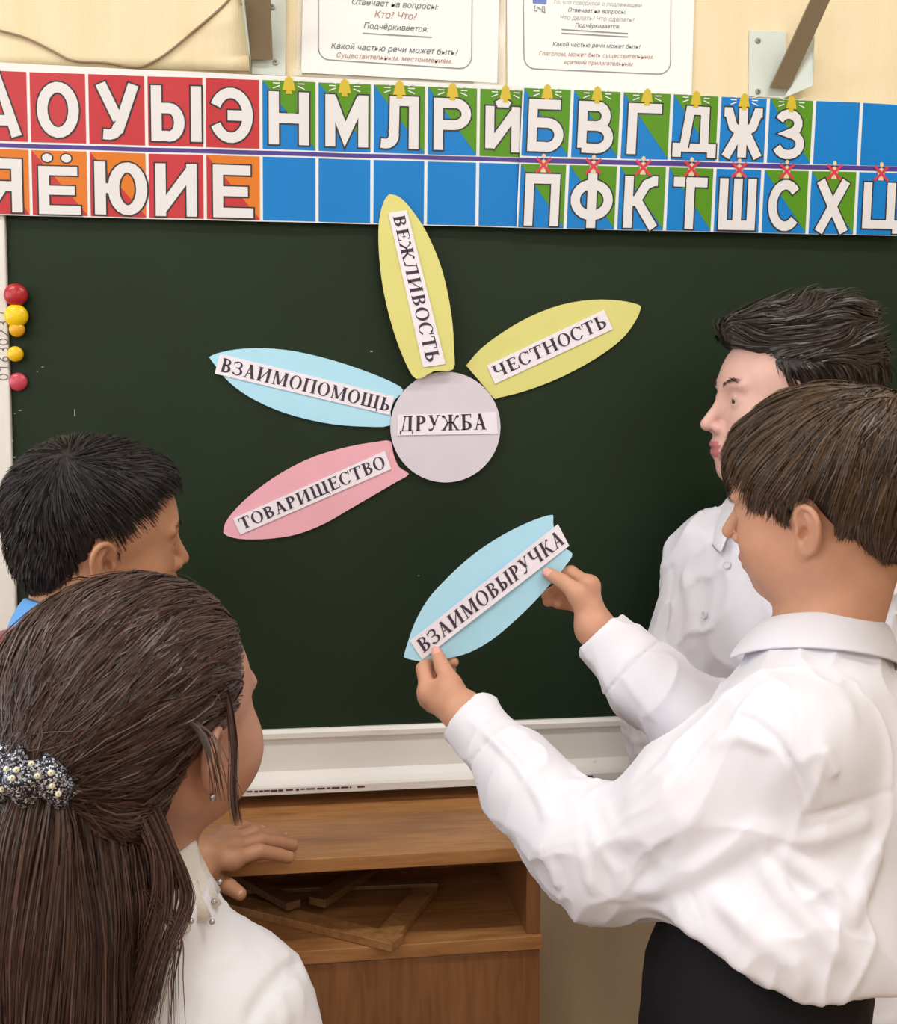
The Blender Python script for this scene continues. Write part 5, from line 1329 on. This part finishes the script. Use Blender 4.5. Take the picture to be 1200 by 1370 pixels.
# =============================================================== 4. the girl in the foreground
def build_girl():
    P = lambda x, y, d: CAM+ray(x, y)*d*.95
    who = thing('person', 'girl with long brown hair tied back, seen from behind in a white blouse', 'person')
    skin = skin_mat('warm_skin', srgb(188, 138, 116), srgb(168, 98, 92))
    S = .98; H = Head(P(189, 960, .90), radians(51), nod=radians(7), tilt=radians(-9), scale=S, noselen=.6, cheek=1.0)
    NB = P(176, 1180, .905); RS, LS = P(322, 1362, .93), P(30, 1310, 1.0); PEL = P(190, 1760, 1.0)
    T = Torso(LS, RS, NB, PEL, girth=1.0)
    RE, RW = P(418, 1590, .93), P(430, 1880, .98); LE, LW = P(-60, 1560, 1.00), P(-50, 1860, 1.00)
    nt = H.to_world(V3(0, -.022, -.055)); dR, dL = unit(RW-RE), unit(LW-LE)
    def hnd(W, d):
        s_ = unit(np.cross(d, V3(0, 0, 1))); dn = V3(0, 0, -1); pal = [(W+d*.07+s_*.028*k, .0105) for k in (-.9, -.3, .3, .9)]
        fg = [[(q, .0098), (q+d*.030+dn*.004, .0082), (q+d*.048+dn*.012, .0072), (q+d*.062+dn*.022, .0064)] for q, _ in pal]
        fg.append([(W+d*.02-s_*.018, .013), (W+d*.045-s_*.034, .0105), (W+d*.068-s_*.040+dn*.006, .0082), (W+d*.082-s_*.036+dn*.012, .007)])
        return hand_sdf((W, .020), pal, fg)
    hr, hl_ = hnd(RW, dR), hnd(LW, dL)
    def body(p):
        d = smin(H.sdf(p), capsule(p, nt, NB-T.u*.02, .043, .046), .03); d = smin(d, T.sdf(p), .03)
        for S_, E_, W_, hf in ((RS, RE, RW, hr), (LS, LE, LW, hl_)): d = smin(d, smin(chain(p, [S_, E_, W_], [.038, .030, .019], .01), hf(p), .012), .02)
        return d
    lo, hi = bounds([NB, LS, RS, PEL, LE, LW, RE, RW, H.c, RW+dR*.08, LW+dL*.08], .14)
    sdf_object('body', body, lo, hi, .0031, skin, who, H.lip_mask); add_eyes(H, who)
    m_bl = mat('white_satin_cotton', srgb(228, 228, 236), .55, .35, sheen=.1)
    arms = [(RS-T.r*.008, RE, RW, [.060, .050, .046, .038, .030]), (LS+T.r*.008, LE, LW, [.056, .046, .043, .037, .030])]
    marks = [([(402, 1290), (384, 1298), (362, 1322), (342, 1350), (332, 1369)], .0052, -.0075), ([(414, 1302), (396, 1330), (380, 1368)], .008, .007), ([(392, 1310), (400, 1330), (402, 1360)], .004, .004), ([(372, 1330), (380, 1350), (381, 1369)], .004, .004), ([(300, 1240), (340, 1270), (372, 1310)], .0018, -.0010)]
    simple_shirt('blouse', who, T, NB, arms, m_bl, .015, PEL[2]-.04, lo-.03, hi+.03, h=.004, amp=.0022, neck_r=.0555, marks=marks)
    # ruffled lace collar with beads
    m_lace = mat('ivory_lace', srgb(224, 218, 214), .8, .2, bump=(700, .6, .001)); m_bead = mat('silver_bead', srgb(190, 186, 190), .2, metal=.7)
    mb = MB(); n = 120; rows = []
    for i in range(n+1):
        a = 2*pi*i/n; d = -T.f*cos(a)+T.r*sin(a); rf = sin(a*17)*.0035
        rows.append([NB+d*(.0465)+T.u*.032, NB+d*(.0485+rf*.4)+T.u*.029, NB+d*(.0505+rf*.3)+T.u*.014, NB+d*(.0560+rf*.8)-T.u*.004, NB+d*(.063+rf*1.2)-T.u*.020])
    for i in range(n):
        for k in range(4): mb.poly([rows[i][k], rows[i+1][k], rows[i+1][k+1], rows[i][k+1]])
    o = mb.weld().build('lace_collar', m_lace, who, smooth=True); s_ = o.modifiers.new('solid', 'SOLIDIFY'); s_.thickness = .0012
    for i in range(0, n, 5):
        bd = MB(); c = rows[i][4]+T.u*(.006 if (i//5) % 2 else -.001); c = c-T.f*0+(c-NB)*.03
        for (r0, z0), (r1, z1) in zip([(sin(t)*.0024, -cos(t)*.0024) for t in np.linspace(0.01, pi-.01, 6)][:-1], [(sin(t)*.0024, -cos(t)*.0024) for t in np.linspace(0.01, pi-.01, 6)][1:]):
            for k in range(8):
                t0, t1 = 2*pi*k/8, 2*pi*(k+1)/8; bd.poly([c+V3(cos(t)*r, sin(t)*r, z) for t, r, z in ((t0, r0, z0), (t1, r0, z0), (t1, r1, z1), (t0, r1, z1))])
        bd.weld().build('bead', m_bead, o, smooth=True)
    ear = H.to_world(V3(.078, -.004, -.040)); bd = MB(); bd.tube([ear+V3(0, 0, .002), ear, ear-V3(0, 0, .003)], .0022, 10); bd.build('ear_stud', m_bead, who, smooth=True)
    m_skirt = mat('dark_skirt_wool', srgb(28, 28, 40), .85, .2)
    def skirt(p):
        q = p-PEL; z = -(q@V3(0, 0, 1)); r = .112+np.clip(z+.08, 0, .5)*.07; xy = q-V3(0, 0, 1)*(q@V3(0, 0, 1))[:, None]
        ang = np.arctan2(xy[:, 1], xy[:, 0]); d = (np.linalg.norm(xy, axis=1)-r-.004*np.sin(ang*18)*np.clip(z+.05, 0, .1)*10)*.9
        return smax(smax(d, q[:, 2]-.08, .006), -q[:, 2]-.30, .004)
    sdf_object('skirt', skirt, PEL-V3(.3, .3, .35), PEL+V3(.3, .3, .15), .009, m_skirt, who, L=2)
    m_tight = mat('white_tights', srgb(225, 222, 222), .8, .2)
    legs('tights', PEL-T.u*.02, T, m_tight, who, hw=.065, foot_y=-.07, shoe_m=m_shoe, h=.012)
    # ---- hair: swept back into the scrunchie, the rest hanging loose
    hm = hair_mat('long_brown_hair', srgb(34, 23, 22), srgb(92, 66, 60), .36, .45)
    hl = hairline([(-.14, -.10), (-.05, -.10), (-.034, -.06), (-.026, -.020), (-.012, .004), (.006, .010), (.014, .000), (.024, -.004), (.032, .020), (.042, .054), (.054, .082), (.068, .098), (.12, .105)])
    TIE = P(52, 1018, .800); tl_ = H.to_local(TIE[None])[0]
    def vol(q):
        d = ell(q, V3(0, -.019, .030), (.084, .104, .087)); d = smin(d, ell(q, V3(0, .022, .054), (.056, .040, .038)), .03)
        d = smin(d, capsule(q, V3(0, -.05, -.01), tl_*V3(1, 1, 1), .056, .026), .03)
        d = smin(d, ell(q, V3(0, -.060, -.045), (.060, .045, .060)), .03)
        return d
    def nz(q):     # grooves that run towards the tie
        v = q-tl_; r = np.linalg.norm(v, axis=1, keepdims=True)+1e-6; return vnoise(v/r*16)*.0016*np.clip(r[:, 0]*12, 0, 1)+vnoise(v/r*40)*.0010
    volw = lambda p: near(p, H.c, .20, lambda x: (lambda q: vol(q)-nz(q))(H.to_local(x)))*1.0
    cap = lambda p: near(p, H.c, .20, lambda x: (lambda q: smax(smax(vol(q)-nz(q)+.0025, -hl(q)*.8, .004), -(H.local(q)+.004), .002))(H.to_local(x)))
    sdf_object('hair_cap', cap, H.c-.2, H.c+.2, .003, hm, who)
    def flow(p, n):
        q = H.to_local(p); d = tl_-q; r = np.linalg.norm(d, axis=1, keepdims=True)
        return (d/r+V3(0, 0, .25)*(q[:, 1:2] > 0)*(r > .12)+V3(0, 0, -.55)*(q[:, 2:3] < .02)*(r > .08)*(q[:, 1:2] > -.05))@H.R.T
    N = 15000; roots = scalp_roots(H, volw, N, lambda q: hl(q) > .000)
    ql = H.to_local(roots); ln = np.minimum(np.linalg.norm(ql-tl_, axis=1)*1.05, RNG.uniform(.05, .14, N))
    cl = np.stack([vnoise(ql*30+k*11) for k in range(3)], 1)@H.R.T*.10
    pp, nn = grow(volw, roots, flow, ln, 9, RNG.uniform(-.003, .0008, N), RNG.uniform(-.002, .002, N)+.008*(RNG.random(N) < .03)*RNG.random(N), jitter=cl)
    pp, nn = keep_off_ears(H, pp, nn)
    ribbons('hair', pp, .0011, nn, hm, who, twist=.5)
    # hanging lengths: smooth volumes with strands running down them
    lk = [[(P(50, 1040, .805), 0.0247), (P(48, 1110, .815), 0.0380), (P(54, 1220, .83), 0.0484), (P(60, 1340, .845), 0.0522), (P(64, 1520, .87), 0.0551), (P(85, 1680, .90), 0.0380)],
          [(P(140, 1050, .88), 0.0323), (P(152, 1110, .875), 0.0333), (P(140, 1190, .865), 0.0342), (P(104, 1290, .87), 0.0314), (P(66, 1420, .88), 0.0304), (P(60, 1560, .90), 0.0238)]]
    def low(p):
        d = None
        for ch in lk:
            k = chain(p, [a for a, _ in ch], [r for _, r in ch], .03); d = k if d is None else smin(d, k, .04)
        return d-.003*vnoise(p*V3(60, 60, 7))-.0015*vnoise(p*V3(160, 160, 9))
    lo2, hi2 = bounds([a for ch in lk for a, _ in ch], .08)
    sdf_object('hair_lengths', lambda p: low(p)+.003, lo2, hi2, .0038, hm, who)
    N2 = 6500; R_ = []
    for ch, k in ((lk[0], 4200), (lk[1], 2300)):
        A_ = np.array([a for a, _ in ch]); t = RNG.uniform(0, len(A_)-1.3, k); i = t.astype(int); fr = (t-i)[:, None]; c = A_[i]*(1-fr)+A_[i+1]*fr
        d = RNG.normal(size=(k, 3)); d[:, 1] -= .5; d /= np.linalg.norm(d, axis=1, keepdims=True); p = c+d*.10
        for _ in range(14): p = p-d*low(p)[:, None]*.9
        R_.append(p)
    R_ = np.concatenate(R_); N2 = len(R_)
    def fl2(p, n): return np.repeat(V3(.0, .02, -1)[None], len(p), 0)+np.stack([vnoise(p*V3(30, 30, 6)+k*9) for k in (0, 1)]+[0*p[:, 0]], 1)*.22
    pp, nn = grow(low, R_, fl2, RNG.uniform(.08, .20, N2), 10, RNG.uniform(-.003, .001, N2), RNG.uniform(-.002, .003, N2)+.010*(RNG.random(N2) < .06)*RNG.random(N2))
    ribbons('loose_hair', pp, .0014, nn, hm, who, twist=.6)
    # wisps: in front of the ear, over the shoulder, on the neck
    W_ = []; 
    def wisp(pts, d0, n_, sp):
        for _ in range(n_):
            o1, o2 = RNG.normal(0, sp, 2), RNG.normal(0, sp*1.8, 2); q = [P(x+o1[0]*(1-k/len(pts))+o2[0]*k/len(pts), y, dd+o1[1]*.0004) for k, (x, y, dd) in enumerate(pts)]
            q = np.array(smooth_path(q, 6)); s_ = np.linspace(0, len(q)-1, 16); i = s_.astype(int); i2 = np.minimum(i+1, len(q)-1); W_.append(q[i]*(1-(s_-i))[:, None]+q[i2]*(s_-i)[:, None])
    e1 = .845
    wisp([(288, 880, .86), (306, 940, .858), (313, 1000, .856), (312, 1060, .855), (318, 1105, .856)], e1, 34, 3)
    wisp([(205, 1080, .83), (226, 1130, .835), (245, 1180, .84), (246, 1215, .842), (215, 1290, .842), (190, 1390, .84)], e1, 90, 5)
    wisp([(190, 1090, .83), (215, 1150, .835), (215, 1220, .842), (190, 1300, .842), (160, 1400, .84)], e1, 120, 9)
    wisp([(200, 1190, .835), (232, 1250, .842), (228, 1310, .84), (225, 1390, .84)], e1, 12, 7)
    wisp([(248, 962, .822), (276, 985, .815), (290, 1030, .812), (298, 1072, .818)], e1, 16, 8)
    for x0 in range(20, 300, 9):      # flyaways over the crown
        pass
    W_ = np.array(W_); ribbons('hair_wisps', W_, .0011, np.repeat(np.repeat(unit(-_f)[None, None], len(W_), 0), 16, 1), hm, who, twist=.5)
    # scrunchie
    m_s = bpy.data.materials.new('glitter_fabric'); m_s.use_nodes = True; nt_ = m_s.node_tree; b = nt_.nodes['Principled BSDF']
    tc = nt_.nodes.new('ShaderNodeTexCoord'); vo = nt_.nodes.new('ShaderNodeTexVoronoi'); vo.inputs['Scale'].default_value = 900
    cr = nt_.nodes.new('ShaderNodeValToRGB'); cr.color_ramp.elements[0].color = srgb(28, 27, 44); cr.color_ramp.elements[0].position = .55; cr.color_ramp.elements[1].color = srgb(215, 218, 230); cr.color_ramp.elements[1].position = .85
    nt_.links.new(tc.outputs['Object'], vo.inputs['Vector']); nt_.links.new(vo.outputs['Color'], cr.inputs[0]); nt_.links.new(cr.outputs[0], b.inputs['Base Color']); b.inputs['Roughness'].default_value = .35; b.inputs['Metallic'].default_value = .3
    ax = unit(P(50, 1090, .82)-P(56, 990, .80)+V3(0, 0, 0)); u1 = unit(np.cross(ax, V3(0, 1, 0))); u2 = np.cross(ax, u1); ct = P(44, 1018, .797)
    ring = [ct+(u1*cos(t)*.026+u2*sin(t)*.022)+ax*.003*sin(3*t) for t in np.linspace(0, 2*pi, 19)]
    def scr(p):
        d = chain(p, ring, [.0165]*19, .004)*1.0; q = p-ct; s_ = q@ax; a_ = np.arctan2(q@u2, q@u1)
        return d-.0045*np.sin(a_*9+s_*60)*.7-.003*vnoise(p*120)-.002*vnoise(p*300)
    so, V, F = sdf_object('scrunchie', scr, ct-.06, ct+.06, .0022, m_s, who, L=3)
    m_pearl = mat('cream_sequin', srgb(226, 218, 190), .3, .6)
    for px, py in ((70, 978), (41, 1001), (63, 1003), (84, 1007), (42, 1022), (68, 1034), (50, 1038), (70, 1051), (16, 1041), (9, 1029), (22, 1030), (99, 985), (86, 983), (3, 1056), (78, 1062)):
        c = cast(scr, px, py, .6, .9)
        if scr(c[None])[0] > .002: continue
        n = unit(CAM-c); a = unit(np.cross(n, V3(0, 0, 1))); b_ = np.cross(n, a); mb = MB(); R0 = [[c+n*z+(a*cos(t)+b_*sin(t))*r for t in np.linspace(0, 2*pi, 13)[:-1]] for r, z in ((.0019, -.001), (.0021, .0006), (.0016, .0014), (.0004, .0017))]
        for i in range(3):
            for k in range(12): mb.poly([R0[i][k], R0[i][(k+1) % 12], R0[i+1][(k+1) % 12], R0[i+1][k]])
        mb.weld().build('sequin', m_pearl, so, smooth=True)
build_girl()
